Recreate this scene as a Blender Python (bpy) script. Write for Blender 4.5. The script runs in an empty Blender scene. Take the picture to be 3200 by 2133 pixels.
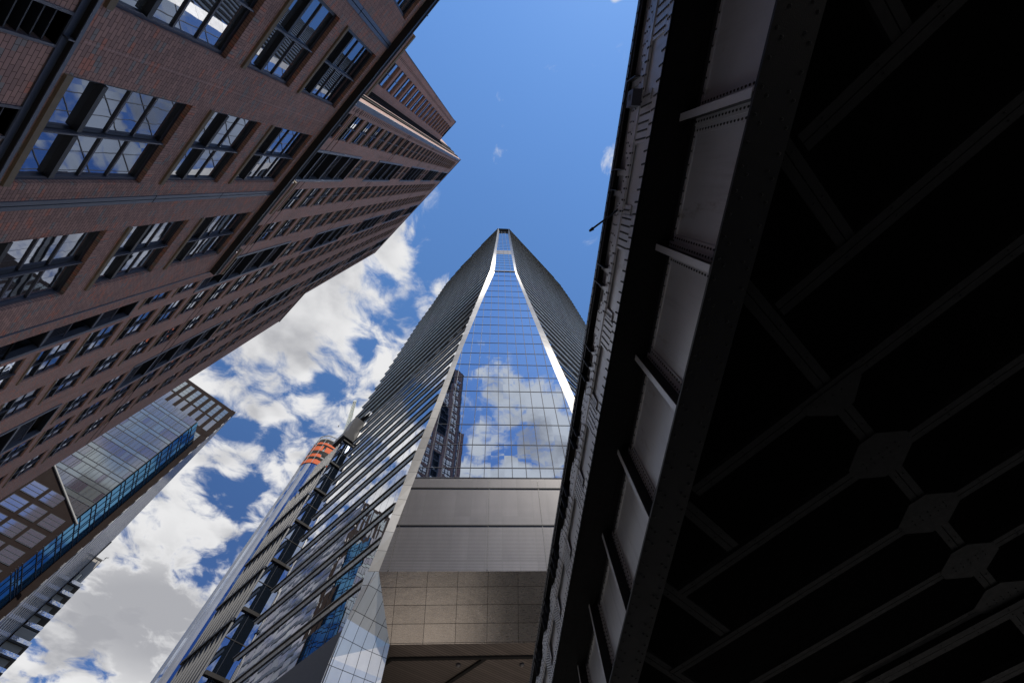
import bpy, bmesh, math, random
from mathutils import Vector, Matrix
random.seed(7)
SC = bpy.context.scene
COL = SC.collection
R = math.radians

# ------------------------------------------------------------------ camera
CAMZ = 1.6
cd = bpy.data.cameras.new('camera')
cam = bpy.data.objects.new('camera', cd); COL.objects.link(cam)
cd.sensor_width = 36; cd.sensor_fit = 'HORIZONTAL'; cd.lens = 14.0
cd.clip_start = 0.05; cd.clip_end = 5000
r_ = Vector((0.9987576, -0.0366228, -0.0337949))
d_ = Vector((0.0214303, 0.9279025, -0.3722064))
f_ = Vector((0.0449896, 0.3710197, 0.9275345))
m = Matrix((r_, -d_, -f_)).transposed().to_4x4()
m.translation = Vector((0, 0, CAMZ))
cam.matrix_world = m
SC.camera = cam

# ------------------------------------------------------------------ light, exposure
SC.view_settings.view_transform = 'Standard'
SC.view_settings.look = 'None'
SC.view_settings.exposure = 0.85
SC.view_settings.gamma = 1.0
SC.view_settings.use_curve_mapping = False
SUN_AZ, SUN_EL = R(-66), R(52)          # azimuth counted from +X towards +Y
SUN_DIR = Vector((math.cos(SUN_AZ)*math.cos(SUN_EL), math.sin(SUN_AZ)*math.cos(SUN_EL), math.sin(SUN_EL)))
sd = bpy.data.lights.new('sun', 'SUN'); sd.energy = 2.3; sd.angle = R(0.53); sd.color = (1.0, .94, .84)
sun = bpy.data.objects.new('sun', sd); COL.objects.link(sun)
sun.rotation_euler = SUN_DIR.to_track_quat('Z', 'Y').to_euler()
sun.location = (0, -60, 150)
SC.cycles.caustics_reflective = False; SC.cycles.caustics_refractive = False
SKY_STRENGTH = 0.125
world = bpy.data.worlds.new('World'); SC.world = world; world.use_nodes = True


class NT:
    """tiny helper around a node tree"""
    def __init__(s, tree):
        s.t = tree; s.n = tree.nodes; s.l = tree.links
    def add(s, kind, **kw):
        n = s.n.new(kind)
        for k, v in kw.items(): setattr(n, k, v)
        return n
    def set(s, sock, v):
        if hasattr(v, 'is_output'): s.l.new(v, sock)
        else: sock.default_value = v
    def math(s, op, a, b=0.0, c=0.0, clamp=False):
        n = s.add('ShaderNodeMath', operation=op); n.use_clamp = clamp
        for i, v in enumerate((a, b, c)): s.set(n.inputs[i], v)
        return n.outputs[0]
    def vmath(s, op, a, b=(0, 0, 0), scale=None):
        n = s.add('ShaderNodeVectorMath', operation=op)
        s.set(n.inputs[0], a); s.set(n.inputs[1], b)
        if scale is not None: s.set(n.inputs[3], scale)
        return n.outputs[1] if op in ('LENGTH', 'DISTANCE', 'DOT_PRODUCT') else n.outputs[0]
    def mix(s, f, a, b, blend='MIX'):
        n = s.add('ShaderNodeMix', data_type='RGBA', blend_type=blend)
        s.set(n.inputs[0], f); s.set(n.inputs[6], a); s.set(n.inputs[7], b)
        return n.outputs[2]
    def sep(s, v):
        n = s.add('ShaderNodeSeparateXYZ'); s.set(n.inputs[0], v); return n.outputs
    def comb(s, x, y, z):
        n = s.add('ShaderNodeCombineXYZ')
        for i, v in enumerate((x, y, z)): s.set(n.inputs[i], v)
        return n.outputs[0]
    def noise(s, v, scale, detail=4, rough=.5, dist=0.0, color=False):
        n = s.add('ShaderNodeTexNoise'); s.set(n.inputs['Vector'], v)
        n.inputs['Scale'].default_value = scale; n.inputs['Detail'].default_value = detail
        n.inputs['Roughness'].default_value = rough; n.inputs['Distortion'].default_value = dist
        return n.outputs[1 if color else 0]
    def ramp(s, v, lo, hi, smooth=True):
        n = s.add('ShaderNodeMapRange', interpolation_type='SMOOTHSTEP' if smooth else 'LINEAR')
        s.set(n.inputs[0], v); s.set(n.inputs[1], lo); s.set(n.inputs[2], hi)
        n.inputs[3].default_value = 0; n.inputs[4].default_value = 1
        return n.outputs[0]
    def white(s, v, color=False):
        n = s.add('ShaderNodeTexWhiteNoise', noise_dimensions='3D'); s.set(n.inputs['Vector'], v)
        return n.outputs[1 if color else 0]


def build_sky():
    t = NT(world.node_tree)
    t.n.clear()
    out = t.add('ShaderNodeOutputWorld'); bg = t.add('ShaderNodeBackground')
    t.l.new(bg.outputs[0], out.inputs[0])
    sky = t.add('ShaderNodeTexSky', sky_type='NISHITA')
    sky.sun_disc = False
    sky.sun_elevation = SUN_EL
    sky.sun_rotation = math.pi/2 - SUN_AZ
    sky.air_density = 1.0; sky.dust_density = 0.12; sky.ozone_density = 2.0
    tc = t.add('ShaderNodeTexCoord')
    d = tc.outputs['Generated']
    x, y, z = t.sep(d)
    zz = t.math('MAXIMUM', z, 0.04)
    g = t.comb(t.math('DIVIDE', x, zz), t.math('DIVIDE', y, zz), 0.0)
    # cloud layer, some added out of view to brighten reflections (x/z, y/z of the sky direction, radius)
    blobs = [(-.265, .105, .075), (-.35, .30, .20), (-.50, .44, .24), (-.70, .58, .26), (-.62, .88, .34), (-.95, .95, .36),
             (-1.30, 1.30, .55), (-1.25, 1.8, .6), (-.75, 1.3, .45), (-.2, .55, .3), (.1, 1.2, .6), (-1.2, .5, .5),
             (.30, -1.22, .42), (.05, -.86, .12), (.16, -.98, .2), (.235, -.365, .022), (-.78, .36, .26), (-1.15, .62, .3), (-.47, .10, .20), (-.66, .20, .28), (-.98, .40, .42), (-.3, -1.5, .4), (1.2, .5, .6), (1.5, -.8, 1.0), (-1.9, 2.3, .9), (-1.7, -.6, .8)]
    warp = t.noise(g, 2.6, 3, .5, color=True)
    gw = t.vmath('ADD', g, t.vmath('SCALE', t.vmath('SUBTRACT', warp, (.5, .5, .5)), scale=.22))
    msk = None
    for bx, by, br in blobs:
        v = t.math('SUBTRACT', 1.0, t.math('DIVIDE', t.vmath('DISTANCE', t.vmath('MULTIPLY', gw, (1, 1, 0)), (bx, by, 0)), br))
        msk = v if msk is None else t.math('SMOOTH_MAX', msk, v, .15)
    msk = t.math('MINIMUM', t.math('MAXIMUM', msk, -1.5), .42)
    big = t.math('SUBTRACT', 1.0, t.math('DIVIDE', t.vmath('DISTANCE', t.vmath('MULTIPLY', gw, (1, 1, 0)), (-1.24, 1.48, 0)), .62))
    msk = t.math('ADD', msk, t.math('MULTIPLY', t.math('MAXIMUM', big, 0.0), .85))
    for hx, hy, hr in ((-.77, .67, .11), (-.50, .52, .07), (-.97, 1.30, .17), (-.80, .98, .16), (-.36, .42, .06), (-1.5, 1.75, .10), (-.63, .72, .08), (-.27, .22, .05)):
        hv = t.math('SUBTRACT', 1.0, t.math('DIVIDE', t.vmath('DISTANCE', t.vmath('MULTIPLY', gw, (1, 1, 0)), (hx, hy, 0)), hr))
        msk = t.math('SUBTRACT', msk, t.math('MULTIPLY', t.math('MAXIMUM', hv, 0.0), .8))
    n1 = t.math('ADD', t.math('MULTIPLY', t.noise(gw, 4.6, 3, .5, .35), .5), t.math('MULTIPLY', t.noise(gw, 10.5, 10, .60, .3), .5))
    dens = t.math('ADD', msk, t.math('MULTIPLY', t.math('SUBTRACT', n1, .49), 5.4))
    alpha = t.ramp(dens, -.06, .60)
    # a second, softer noise for grey cloud bases
    sh = t.noise(t.vmath('ADD', g, (.06, -.05, 3.1)), 3.4, 7, .55, .2)
    thick = t.ramp(t.math('ADD', msk, t.math('MULTIPLY', t.math('SUBTRACT', t.noise(gw, 3.6, 3, .5, .3), .5), 3.0)), .15, .75)
    shade = t.math('MULTIPLY', thick, t.ramp(sh, .36, .68))
    base_ = t.math('SUBTRACT', 1.0, t.math('DIVIDE', t.vmath('DISTANCE', t.vmath('MULTIPLY', gw, (1, 1, 0)), (-1.22, 1.50, 0)), .55))
    shade = t.math('MAXIMUM', shade, t.math('MULTIPLY', t.ramp(base_, .0, .7), t.math('MULTIPLY', t.ramp(dens, .2, 1.1), .95)))
    ccol = t.mix(shade, (.46, .46, .465, 1), (.215, .218, .235, 1))
    low = t.ramp(z, .50, .985)
    lowc = t.mix(low, (.25, .34, .49, 1), (.55, .77, .95, 1))
    skyc = t.mix(1.0, sky.outputs[0], t.vmath('SCALE', lowc, scale=SKY_STRENGTH), 'MULTIPLY')
    col = t.mix(alpha, skyc, ccol)
    t.l.new(col, bg.inputs[0]); bg.inputs[1].default_value = 1.0
build_sky()

# ------------------------------------------------------------------ materials
MATS = {}
def new_mat(name):
    mt = bpy.data.materials.new(name); mt.use_nodes = True
    t = NT(mt.node_tree); t.n.clear()
    out = t.add('ShaderNodeOutputMaterial')
    MATS[name] = mt
    return mt, t, out


def principled(name, col, rough=.6, metal=0.0, spec=.5, var=.12, vscale=1.5, bump=0.0, bscale=30.0, coat=0.0, streak=0.0, rust=0.0):
    mt, t, out = new_mat(name)
    b = t.add('ShaderNodeBsdfPrincipled'); t.l.new(b.outputs[0], out.inputs[0])
    pos = t.add('ShaderNodeNewGeometry').outputs['Position']
    nz = t.noise(pos, vscale, 5, .6)
    f = t.math('ADD', 1-var, t.math('MULTIPLY', nz, 2*var))
    c = t.mix(1.0, (*col, 1), t.comb(f, f, f), 'MULTIPLY')
    if streak:
        st = t.noise(t.vmath('MULTIPLY', pos, (6, 6, .5)), 1.0, 4, .6)
        fs = t.math('SUBTRACT', 1.0, t.math('MULTIPLY', t.ramp(st, .5, .8), streak))
        c = t.mix(1.0, c, t.comb(fs, fs, fs), 'MULTIPLY')
    if rust:
        rn_ = t.noise(t.vmath('MULTIPLY', pos, (1, 1, .45)), 2.3, 7, .7)
        c = t.mix(t.math('MULTIPLY', t.ramp(rn_, .58, .72), rust), c, (.11, .07, .05, 1))
    t.l.new(c, b.inputs['Base Color'])
    b.inputs['Roughness'].default_value = rough; b.inputs['Metallic'].default_value = metal
    b.inputs['Specular IOR Level'].default_value = spec
    if coat: b.inputs['Coat Weight'].default_value = coat
    rn = t.noise(pos, vscale*3, 4, .6)
    t.l.new(t.math('MULTIPLY', rough, t.math('ADD', .8, t.math('MULTIPLY', rn, .4))), b.inputs['Roughness'])
    if bump:
        bn = t.add('ShaderNodeBump'); bn.inputs['Strength'].default_value = bump; bn.inputs['Distance'].default_value = .01
        t.l.new(t.noise(pos, bscale, 4, .6), bn.inputs['Height']); t.l.new(bn.outputs[0], b.inputs['Normal'])
    return mt


def glass(name, tint=(.8, .87, 1), dark=(.012, .018, .024), fac=.6, rough=.01, bump=.0, bscale=1.2, cell=None, lines=None, line_col=(.02, .02, .025), tilt=0.0):
    """opaque architectural glass: a mirror-like coat over a dark room. cell=(w,h): panes in UV metres, each tilted a trifle; lines: joint width"""
    mt, t, out = new_mat(name)
    pos = t.add('ShaderNodeNewGeometry').outputs['Position']
    df = t.add('ShaderNodeBsdfDiffuse'); df.inputs[0].default_value = (*dark, 1)
    if name.startswith('window_glass'):
        rnd_ = t.add('ShaderNodeObjectInfo').outputs['Random']
        t.l.new(t.mix(t.math('MULTIPLY', t.math('GREATER_THAN', rnd_, .62), rnd_), (*dark, 1), (.17, .175, .18, 1)), df.inputs[0])
    gl = t.add('ShaderNodeBsdfGlossy'); gl.inputs[0].default_value = (*tint, 1); gl.inputs[1].default_value = rough
    mx = t.add('ShaderNodeMixShader')
    lw = t.add('ShaderNodeLayerWeight'); lw.inputs[0].default_value = .35
    t.l.new(t.math('ADD', fac, t.math('MULTIPLY', lw.outputs['Facing'], (1-fac)*.8), clamp=True), mx.inputs[0])
    t.l.new(df.outputs[0], mx.inputs[1]); t.l.new(gl.outputs[0], mx.inputs[2])
    nrm = None
    if bump:
        bn = t.add('ShaderNodeBump'); bn.inputs['Strength'].default_value = bump; bn.inputs['Distance'].default_value = .05
        t.l.new(t.noise(pos, bscale, 2, .5, .4), bn.inputs['Height']); nrm = bn.outputs[0]
    if cell:
        uv = t.add('ShaderNodeUVMap').outputs[0]
        q = t.vmath('FLOOR', t.vmath('DIVIDE', uv, (cell[0], cell[1], 1)))
        w = t.white(q, True)
        base = nrm if nrm is not None else t.add('ShaderNodeNewGeometry').outputs['Normal']
        nrm = t.vmath('NORMALIZE', t.vmath('ADD', base, t.vmath('SCALE', t.vmath('SUBTRACT', w, (.5, .5, .5)), scale=tilt)))
    if nrm is not None: t.l.new(nrm, gl.inputs['Normal'])
    sh = mx.outputs[0]
    if lines:
        uv = t.add('ShaderNodeUVMap').outputs[0]
        x, y, z = t.sep(uv)
        fx = t.math('FRACT', t.math('DIVIDE', x, cell[0]))
        ln = t.math('LESS_THAN', fx, lines/cell[0])
        ld = t.add('ShaderNodeBsdfPrincipled'); ld.inputs['Base Color'].default_value = (*line_col, 1); ld.inputs['Roughness'].default_value = .5
        m2 = t.add('ShaderNodeMixShader'); t.l.new(ln, m2.inputs[0]); t.l.new(sh, m2.inputs[1]); t.l.new(ld.outputs[0], m2.inputs[2]); sh = m2.outputs[0]
    t.l.new(sh, out.inputs[0])
    return mt


def brick_mat(name, c1, c2, mortar, grey=.1):
    mt, t, out = new_mat(name)
    b = t.add('ShaderNodeBsdfPrincipled'); t.l.new(b.outputs[0], out.inputs[0])
    uv = t.add('ShaderNodeUVMap').outputs[0]
    br = t.add('ShaderNodeTexBrick'); t.l.new(uv, br.inputs['Vector'])
    br.offset = .5; br.inputs['Scale'].default_value = 1.0
    br.inputs['Brick Width'].default_value = .213; br.inputs['Row Height'].default_value = .0677
    br.inputs['Mortar Size'].default_value = .0042; br.inputs['Mortar Smooth'].default_value = .1
    br.inputs['Color1'].default_value = (*c1, 1); br.inputs['Color2'].default_value = (*c2, 1); br.inputs['Mortar'].default_value = (*mortar, 1)
    x, y, z = t.sep(uv)
    row = t.math('FLOOR', t.math('DIVIDE', y, .0677))
    off = t.math('MULTIPLY', t.math('FLOORED_MODULO', row, 2.0), .1065)
    colm = t.math('FLOOR', t.math('DIVIDE', t.math('ADD', x, off), .213))
    w = t.white(t.comb(colm, row, 1.0))
    isg = t.math('MULTIPLY', t.math('LESS_THAN', w, grey), t.math('SUBTRACT', 1.0, br.outputs['Fac']))
    c = t.mix(isg, br.outputs['Color'], (c1[2]*1.3, c1[2]*1.12, c1[2]*1.05, 1))
    w2 = t.white(t.comb(colm, row, 5.0))
    isr = t.math('MULTIPLY', t.math('GREATER_THAN', w2, .93), t.math('SUBTRACT', 1.0, br.outputs['Fac']))
    c = t.mix(isr, c, (c1[0]*1.15, c1[1]*.85, c1[2]*.75, 1))
    nz = t.noise(uv, .35, 5, .6)
    f = t.math('ADD', .76, t.math('MULTIPLY', nz, .48))
    drip = t.ramp(t.noise(t.vmath('MULTIPLY', uv, (1.6, .13, 1)), 1.0, 5, .65), .52, .80)
    f = t.math('MULTIPLY', f, t.math('SUBTRACT', 1.0, t.math('MULTIPLY', drip, .30)))
    c = t.mix(1.0, c, t.comb(f, f, f), 'MULTIPLY')
    salt = t.ramp(t.noise(t.vmath('MULTIPLY', uv, (.5, .22, 1)), 1.3, 8, .7), .60, .85)
    c = t.mix(t.math('MULTIPLY', salt, .28), c, (.46, .40, .37, 1))
    t.l.new(c, b.inputs['Base Color']); b.inputs['Roughness'].default_value = .85
    b.inputs['Specular IOR Level'].default_value = .25
    bn = t.add('ShaderNodeBump'); bn.inputs['Strength'].default_value = .6; bn.inputs['Distance'].default_value = .008; bn.invert = True
    h = t.math('ADD', br.outputs['Fac'], t.math('MULTIPLY', t.noise(uv, 60, 3, .6), .3))
    t.l.new(h, bn.inputs['Height']); t.l.new(bn.outputs[0], b.inputs['Normal'])
    return mt


def panel_mat(name, col, cell, gap, rough=.35, metal=.8, gapcol=(.02, .02, .02), brushed=0.0, shift=(0, 0), var=.12, fine=0.0):
    """sheet-metal panels laid out in UV metres with dark joints; fine: pitch of a horizontal grille"""
    mt, t, out = new_mat(name)
    b = t.add('ShaderNodeBsdfPrincipled'); t.l.new(b.outputs[0], out.inputs[0])
    uv = t.vmath('ADD', t.add('ShaderNodeUVMap').outputs[0], (shift[0], shift[1], 0))
    x, y, z = t.sep(uv)
    fx = t.math('FRACT', t.math('DIVIDE', x, cell[0])); fy = t.math('FRACT', t.math('DIVIDE', y, cell[1]))
    jl = t.math('MAXIMUM', t.math('LESS_THAN', fx, gap/cell[0]), t.math('LESS_THAN', fy, gap/cell[1]))
    q = t.vmath('FLOOR', t.vmath('DIVIDE', uv, (cell[0], cell[1], 1)))
    w = t.white(q)
    f = t.math('ADD', 1-var, t.math('MULTIPLY', w, 2*var))
    smear = t.noise(t.vmath('MULTIPLY', uv, (.55, .18, 1)), 1.0, 5, .6)
    f = t.math('MULTIPLY', f, t.math('ADD', .75, t.math('MULTIPLY', smear, .5)))
    c = t.mix(1.0, (*col, 1), t.comb(f, f, f), 'MULTIPLY')
    if fine:
        fr = t.math('FRACT', t.math('DIVIDE', y, fine))
        ln = t.math('LESS_THAN', fr, .42)
        c = t.mix(t.math('MULTIPLY', ln, .6), c, (col[0]*.25, col[1]*.25, col[2]*.25, 1))
    c = t.mix(jl, c, (*gapcol, 1))
    t.l.new(c, b.inputs['Base Color'])
    t.l.new(t.math('MULTIPLY', metal, t.math('SUBTRACT', 1.0, jl)), b.inputs['Metallic'])
    rr = t.noise(t.vmath('MULTIPLY', uv, (2.0, 14.0, 1)), 1.0, 4, .6)
    t.l.new(t.math('MULTIPLY', rough, t.math('ADD', .75, t.math('MULTIPLY', rr, .5))), b.inputs['Roughness'])
    if brushed:
        bn = t.add('ShaderNodeBump'); bn.inputs['Strength'].default_value = brushed; bn.inputs['Distance'].default_value = .05
        t.l.new(t.noise(t.vmath('MULTIPLY', uv, (.9, 1.4, 1)), 1.0, 3, .5), bn.inputs['Height']); t.l.new(bn.outputs[0], b.inputs['Normal'])
    return mt


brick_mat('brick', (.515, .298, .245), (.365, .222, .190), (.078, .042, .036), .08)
brick_mat('brick_far', (.56, .345, .295), (.47, .295, .25), (.26, .155, .132), .04)  # same brick, colour lightened for stronger skylight on the tower
principled('steel_blue', (.085, .098, .135), .42, .3, .5, .15)
principled('frame_dark', (.020, .024, .034), .4, .2, .5, .15)
principled('frame_mid', (.075, .078, .105), .45, .2, .5, .1)
principled('stone_sill', (.235, .180, .125), .8, 0, .3, .2, 6, .3, 60)
principled('void', (.006, .006, .007), .9, 0, .1)
principled('room_dark', (.016, .020, .024), .7, 0, .3)
glass('window_glass', (.47, .51, .60), (.034, .042, .054), .58, .012, .03, .8)
glass('window_glass_far', (.72, .78, .9), (.012, .018, .022), .55, .015, .35, .9)
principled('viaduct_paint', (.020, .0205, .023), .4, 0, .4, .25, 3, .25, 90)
principled('viaduct_plate_lit', (.56, .57, .60), .36, .40, .6, .18, 1.2, .16, 55, streak=.25, rust=.55)  # black paint lightened in colour for its sky reflection, plus rust and streaks
principled('viaduct_flange_shaded', (.0062, .0066, .0078), .5, 0, .35, .3, 3, .25, 90)  # same paint, colour darkened for the shade under the flange
principled('viaduct_under_shaded', (.0048, .005, .0058), .7, 0, .2, .35, 4, .3, 50)  # same paint, colour darkened for the shade beneath the viaduct
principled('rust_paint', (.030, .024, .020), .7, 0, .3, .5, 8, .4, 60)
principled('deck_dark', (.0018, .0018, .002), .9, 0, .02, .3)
principled('asphalt', (.17, .165, .155), .9, 0, .3, .2, 2, .4, 80)
principled('concrete', (.30, .29, .275), .85, 0, .3, .15, 1.5, .3, 40)
principled('pale_paving', (.48, .44, .39), .8, 0, .3, .12)
principled('kerb_stone', (.26, .255, .25), .8, 0, .3, .15)
glass('tower_glass', (.74, .83, .97), (.006, .012, .028), .60, .004, .08, .35, (1.85, 4.4), None, tilt=.009)
glass('lite_glass', (.93, .94, .97), (.03, .035, .04), .84, .01, .05, .35, (1.5, 4.45), .05, tilt=.012)
glass('crown_glass', (.86, .92, .98), (.05, .06, .075), .66, .02, .05, .35, (1.85, 4.6), None, tilt=.012)  # corner glass, colour paled to carry a brighter sky reflection
principled('mullion', (.030, .034, .050), .65, .2)
panel_mat('spandrel_metal', (.74, .71, .68), (1.5, 50), .03, .38, .35)
principled('ledge_edge', (.16, .16, .165), .5, .3)
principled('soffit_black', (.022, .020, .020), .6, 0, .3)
panel_mat('trim_steel', (.36, .345, .325), (30, 2.2), .045, .42, .45, (.05, .045, .04), .12)
panel_mat('tile_steel', (.55, .54, .53), (1.05, 2.1), .05, .34, .7, (.03, .03, .03), .2)
panel_mat('grille_steel', (.145, .135, .138), (1.85, 5.4), .05, .42, .4, (.09, .085, .085), 0, (.4, 0), .10, .16)
panel_mat('bronze_panel', (.47, .425, .395), (3.05, 1.52), .045, .28, .9, (.05, .038, .03), .3, (1.2, .2), .08)
panel_mat('slat_ceiling', (.20, .165, .15), (.30, 60), .06, .5, .1, (.05, .042, .038))
principled('annex_dark', (.030, .030, .034), .4, .3, .5, .15)
principled('annex_rib', (.20, .20, .205), .45, .4, .5, .1)
glass('annex_glass', (.52, .62, .82), (.012, .018, .028), .50, .01, .12, .3)
glass('slim_glass', (.66, .72, .85), (.02, .025, .03), .6, .03, .25, .25, (1.5, 3.3), .1, tilt=.02)
glass('slim_blue', (.16, .27, .52), (.008, .02, .055), .45, .01, .4, .3, (1.5, 3.3), .1, (.01, .02, .04), tilt=.03)
principled('slim_silver', (.34, .34, .35), .42, .5, .5, .2, .12)
principled('net_orange', (.62, .12, .035), .75, 0, .3, .3, .6)
principled('slab_concrete', (.36, .35, .33), .85, 0, .3, .15, .5)
principled('crane_yellow', (.72, .71, .58), .5, .1)
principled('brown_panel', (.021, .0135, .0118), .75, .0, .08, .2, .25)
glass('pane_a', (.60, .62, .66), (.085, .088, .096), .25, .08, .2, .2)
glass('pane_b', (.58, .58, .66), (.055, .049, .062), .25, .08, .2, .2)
glass('pane_c', (.64, .70, .72), (.105, .12, .12), .25, .08, .2, .2)
glass('pane_lav', (.66, .68, .80), (.105, .105, .135), .34, .06, .2, .2)
glass('bay_blue', (.16, .40, .66), (.008, .055, .12), .25, .04, .2, .25)
principled('joint_dark', (.030, .036, .050), .6, 0, .3)
panel_mat('rib_facade', (.42, .42, .44), (400, 3.2), .5, .25, .9, (.03, .03, .035), 0, (0, 0), .3)
principled('cream_wall', (.40, .375, .345), .8, 0, .3, .1, .4)
principled('balcony_dark', (.045, .042, .042), .6)
principled('mark_dark', (.03, .03, .035), .5)
principled('lens_grey', (.22, .21, .21), .4)


# ------------------------------------------------------------------ mesh helpers
class Frame:
    """a vertical plane: u runs along azimuth az, o sticks out towards the street, z is height above the ground"""
    def __init__(s, az, D):
        a = R(az); s.U = Vector((math.cos(a), math.sin(a), 0)); s.n = Vector((-math.sin(a), math.cos(a), 0)); s.D = D
        s.sg = -1 if D > 0 else 1
    def pt(s, u, o, z):
        return s.U*u + s.n*(s.D + o*s.sg) + Vector((0, 0, z))


class World:
    def pt(s, x, y, z): return Vector((x, y, z))
W0 = World()


class MB:
    def __init__(s): s.v = []; s.f = []; s.m = []; s.uv = []; s.mats = []; s.smooth = False
    def mi(s, name):
        if name not in s.mats: s.mats.append(name)
        return s.mats.index(name)
    def poly(s, pts, mat, uv=None):
        i = len(s.v); s.v += [Vector(p) for p in pts]; s.f.append(list(range(i, i+len(pts)))); s.m.append(s.mi(mat))
        if uv is None:
            p0 = Vector(pts[0]); e = (Vector(pts[1])-p0)
            e = e.normalized() if e.length else Vector((1, 0, 0))
            nn = e.cross(Vector(pts[-1])-p0); nn = nn.normalized() if nn.length else Vector((0, 0, 1)); w = nn.cross(e)
            uv = [((Vector(p)-p0).dot(e), (Vector(p)-p0).dot(w)) for p in pts]
        s.uv.append(uv)
    def box(s, fr, u0, u1, o0, o1, z0, z1, mat, skip=''):
        P = fr.pt
        if 'f' not in skip: s.poly([P(u0, o1, z0), P(u1, o1, z0), P(u1, o1, z1), P(u0, o1, z1)], mat, [(u0, z0), (u1, z0), (u1, z1), (u0, z1)])
        if 'k' not in skip: s.poly([P(u0, o0, z0), P(u0, o0, z1), P(u1, o0, z1), P(u1, o0, z0)], mat, [(u0, z0), (u0, z1), (u1, z1), (u1, z0)])
        s.poly([P(u0, o0, z0), P(u0, o1, z0), P(u0, o1, z1), P(u0, o0, z1)], mat, [(o0, z0), (o1, z0), (o1, z1), (o0, z1)])
        s.poly([P(u1, o0, z0), P(u1, o0, z1), P(u1, o1, z1), P(u1, o1, z0)], mat, [(o0, z0), (o0, z1), (o1, z1), (o1, z0)])
        s.poly([P(u0, o0, z0), P(u1, o0, z0), P(u1, o1, z0), P(u0, o1, z0)], mat, [(u0, o0), (u1, o0), (u1, o1), (u0, o1)])
        s.poly([P(u0, o0, z1), P(u0, o1, z1), P(u1, o1, z1), P(u1, o0, z1)], mat, [(u0, o0), (u0, o1), (u1, o1), (u1, o0)])
    def bar(s, a, b, w, h, mat, up=(0, 0, 1)):
        """square bar from a to b"""
        a = Vector(a); b = Vector(b); d = (b-a).normalized(); x = d.cross(Vector(up))
        if x.length < 1e-4: x = d.cross(Vector((1, 0, 0)))
        x.normalize(); y = x.cross(d)
        c = []
        for p in (a, b): c.append([p+x*w/2*i+y*h/2*j for i, j in ((-1, -1), (1, -1), (1, 1), (-1, 1))])
        for k in range(4): s.poly([c[0][k], c[0][(k+1) % 4], c[1][(k+1) % 4], c[1][k]], mat)
        s.poly(c[0][::-1], mat); s.poly(c[1], mat)
    def tube(s, pts, r, mat, n=8):
        rings = []
        for i, p in enumerate(pts):
            p = Vector(p); d = (Vector(pts[min(i+1, len(pts)-1)])-Vector(pts[max(i-1, 0)])).normalized()
            x = d.cross(Vector((0, 0, 1)));
            if x.length < 1e-4: x = d.cross(Vector((1, 0, 0)))
            x.normalize(); y = x.cross(d); rr = r[i] if isinstance(r, (list, tuple)) else r
            rings.append([p+x*rr*math.cos(2*math.pi*k/n)+y*rr*math.sin(2*math.pi*k/n) for k in range(n)])
        for a, b in zip(rings, rings[1:]):
            for k in range(n): s.poly([a[k], a[(k+1) % n], b[(k+1) % n], b[k]], mat)
        s.poly(rings[0][::-1], mat); s.poly(rings[-1], mat)
    def dome(s, p, nrm, r, mat, seg=7):
        p = Vector(p); nrm = Vector(nrm).normalized(); x = nrm.orthogonal().normalized(); y = nrm.cross(x)
        r1 = [p+(x*math.cos(2*math.pi*k/seg)+y*math.sin(2*math.pi*k/seg))*r for k in range(seg)]
        r2 = [p+(x*math.cos(2*math.pi*k/seg)+y*math.sin(2*math.pi*k/seg))*r*.72+nrm*r*.55 for k in range(seg)]
        top = [p+(x*math.cos(2*math.pi*k/seg)+y*math.sin(2*math.pi*k/seg))*r*.3+nrm*r*.8 for k in range(seg)]
        for k in range(seg):
            j = (k+1) % seg
            s.poly([r1[k], r1[j], r2[j], r2[k]], mat, [(0, 0)]*4); s.poly([r2[k], r2[j], top[j], top[k]], mat, [(0, 0)]*4)
        s.poly(top, mat, [(0, 0)]*seg)
    def wall(s, fr, u0, u1, z0, z1, holes, depth, mat, o=0.0, reveal=None):
        """flat wall with rectangular holes (ua,ub,za,zb) and reveals of the given depth"""
        us = sorted({u0, u1, *[min(max(v, u0), u1) for h in holes for v in h[:2]]})
        zs = sorted({z0, z1, *[min(max(v, z0), z1) for h in holes for v in h[2:4]]})
        for i in range(len(us)-1):
            a, b = us[i], us[i+1]
            if b-a < 1e-5: continue
            run = None
            cu = (a+b)/2
            hs = [h for h in holes if h[0] < cu < h[1]]
            for j in range(len(zs)-1):
                c, d = zs[j], zs[j+1]; cz = (c+d)/2
                solid = not any(h[2] < cz < h[3] for h in hs)
                if solid: run = (run[0], d) if run else (c, d)
                if run and (not solid or j == len(zs)-2):
                    s.poly([fr.pt(a, o, run[0]), fr.pt(b, o, run[0]), fr.pt(b, o, run[1]), fr.pt(a, o, run[1])], mat,
                           [(a, run[0]), (b, run[0]), (b, run[1]), (a, run[1])]); run = None
        rv = reveal or mat
        for h in holes:
            a, b, c, d = max(h[0], u0), min(h[1], u1), max(h[2], z0), min(h[3], z1)
            dp = o-depth
            s.poly([fr.pt(a, dp, c), fr.pt(a, o, c), fr.pt(a, o, d), fr.pt(a, dp, d)], rv, [(a-depth, c), (a, c), (a, d), (a-depth, d)])
            s.poly([fr.pt(b, o, c), fr.pt(b, dp, c), fr.pt(b, dp, d), fr.pt(b, o, d)], rv, [(b, c), (b+depth, c), (b+depth, d), (b, d)])
            s.poly([fr.pt(a, dp, c), fr.pt(b, dp, c), fr.pt(b, o, c), fr.pt(a, o, c)], rv, [(0, a), (0, b), (depth, b), (depth, a)])
            s.poly([fr.pt(a, o, d), fr.pt(b, o, d), fr.pt(b, dp, d), fr.pt(a, dp, d)], rv, [(0, a), (0, b), (depth, b), (depth, a)])
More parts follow.
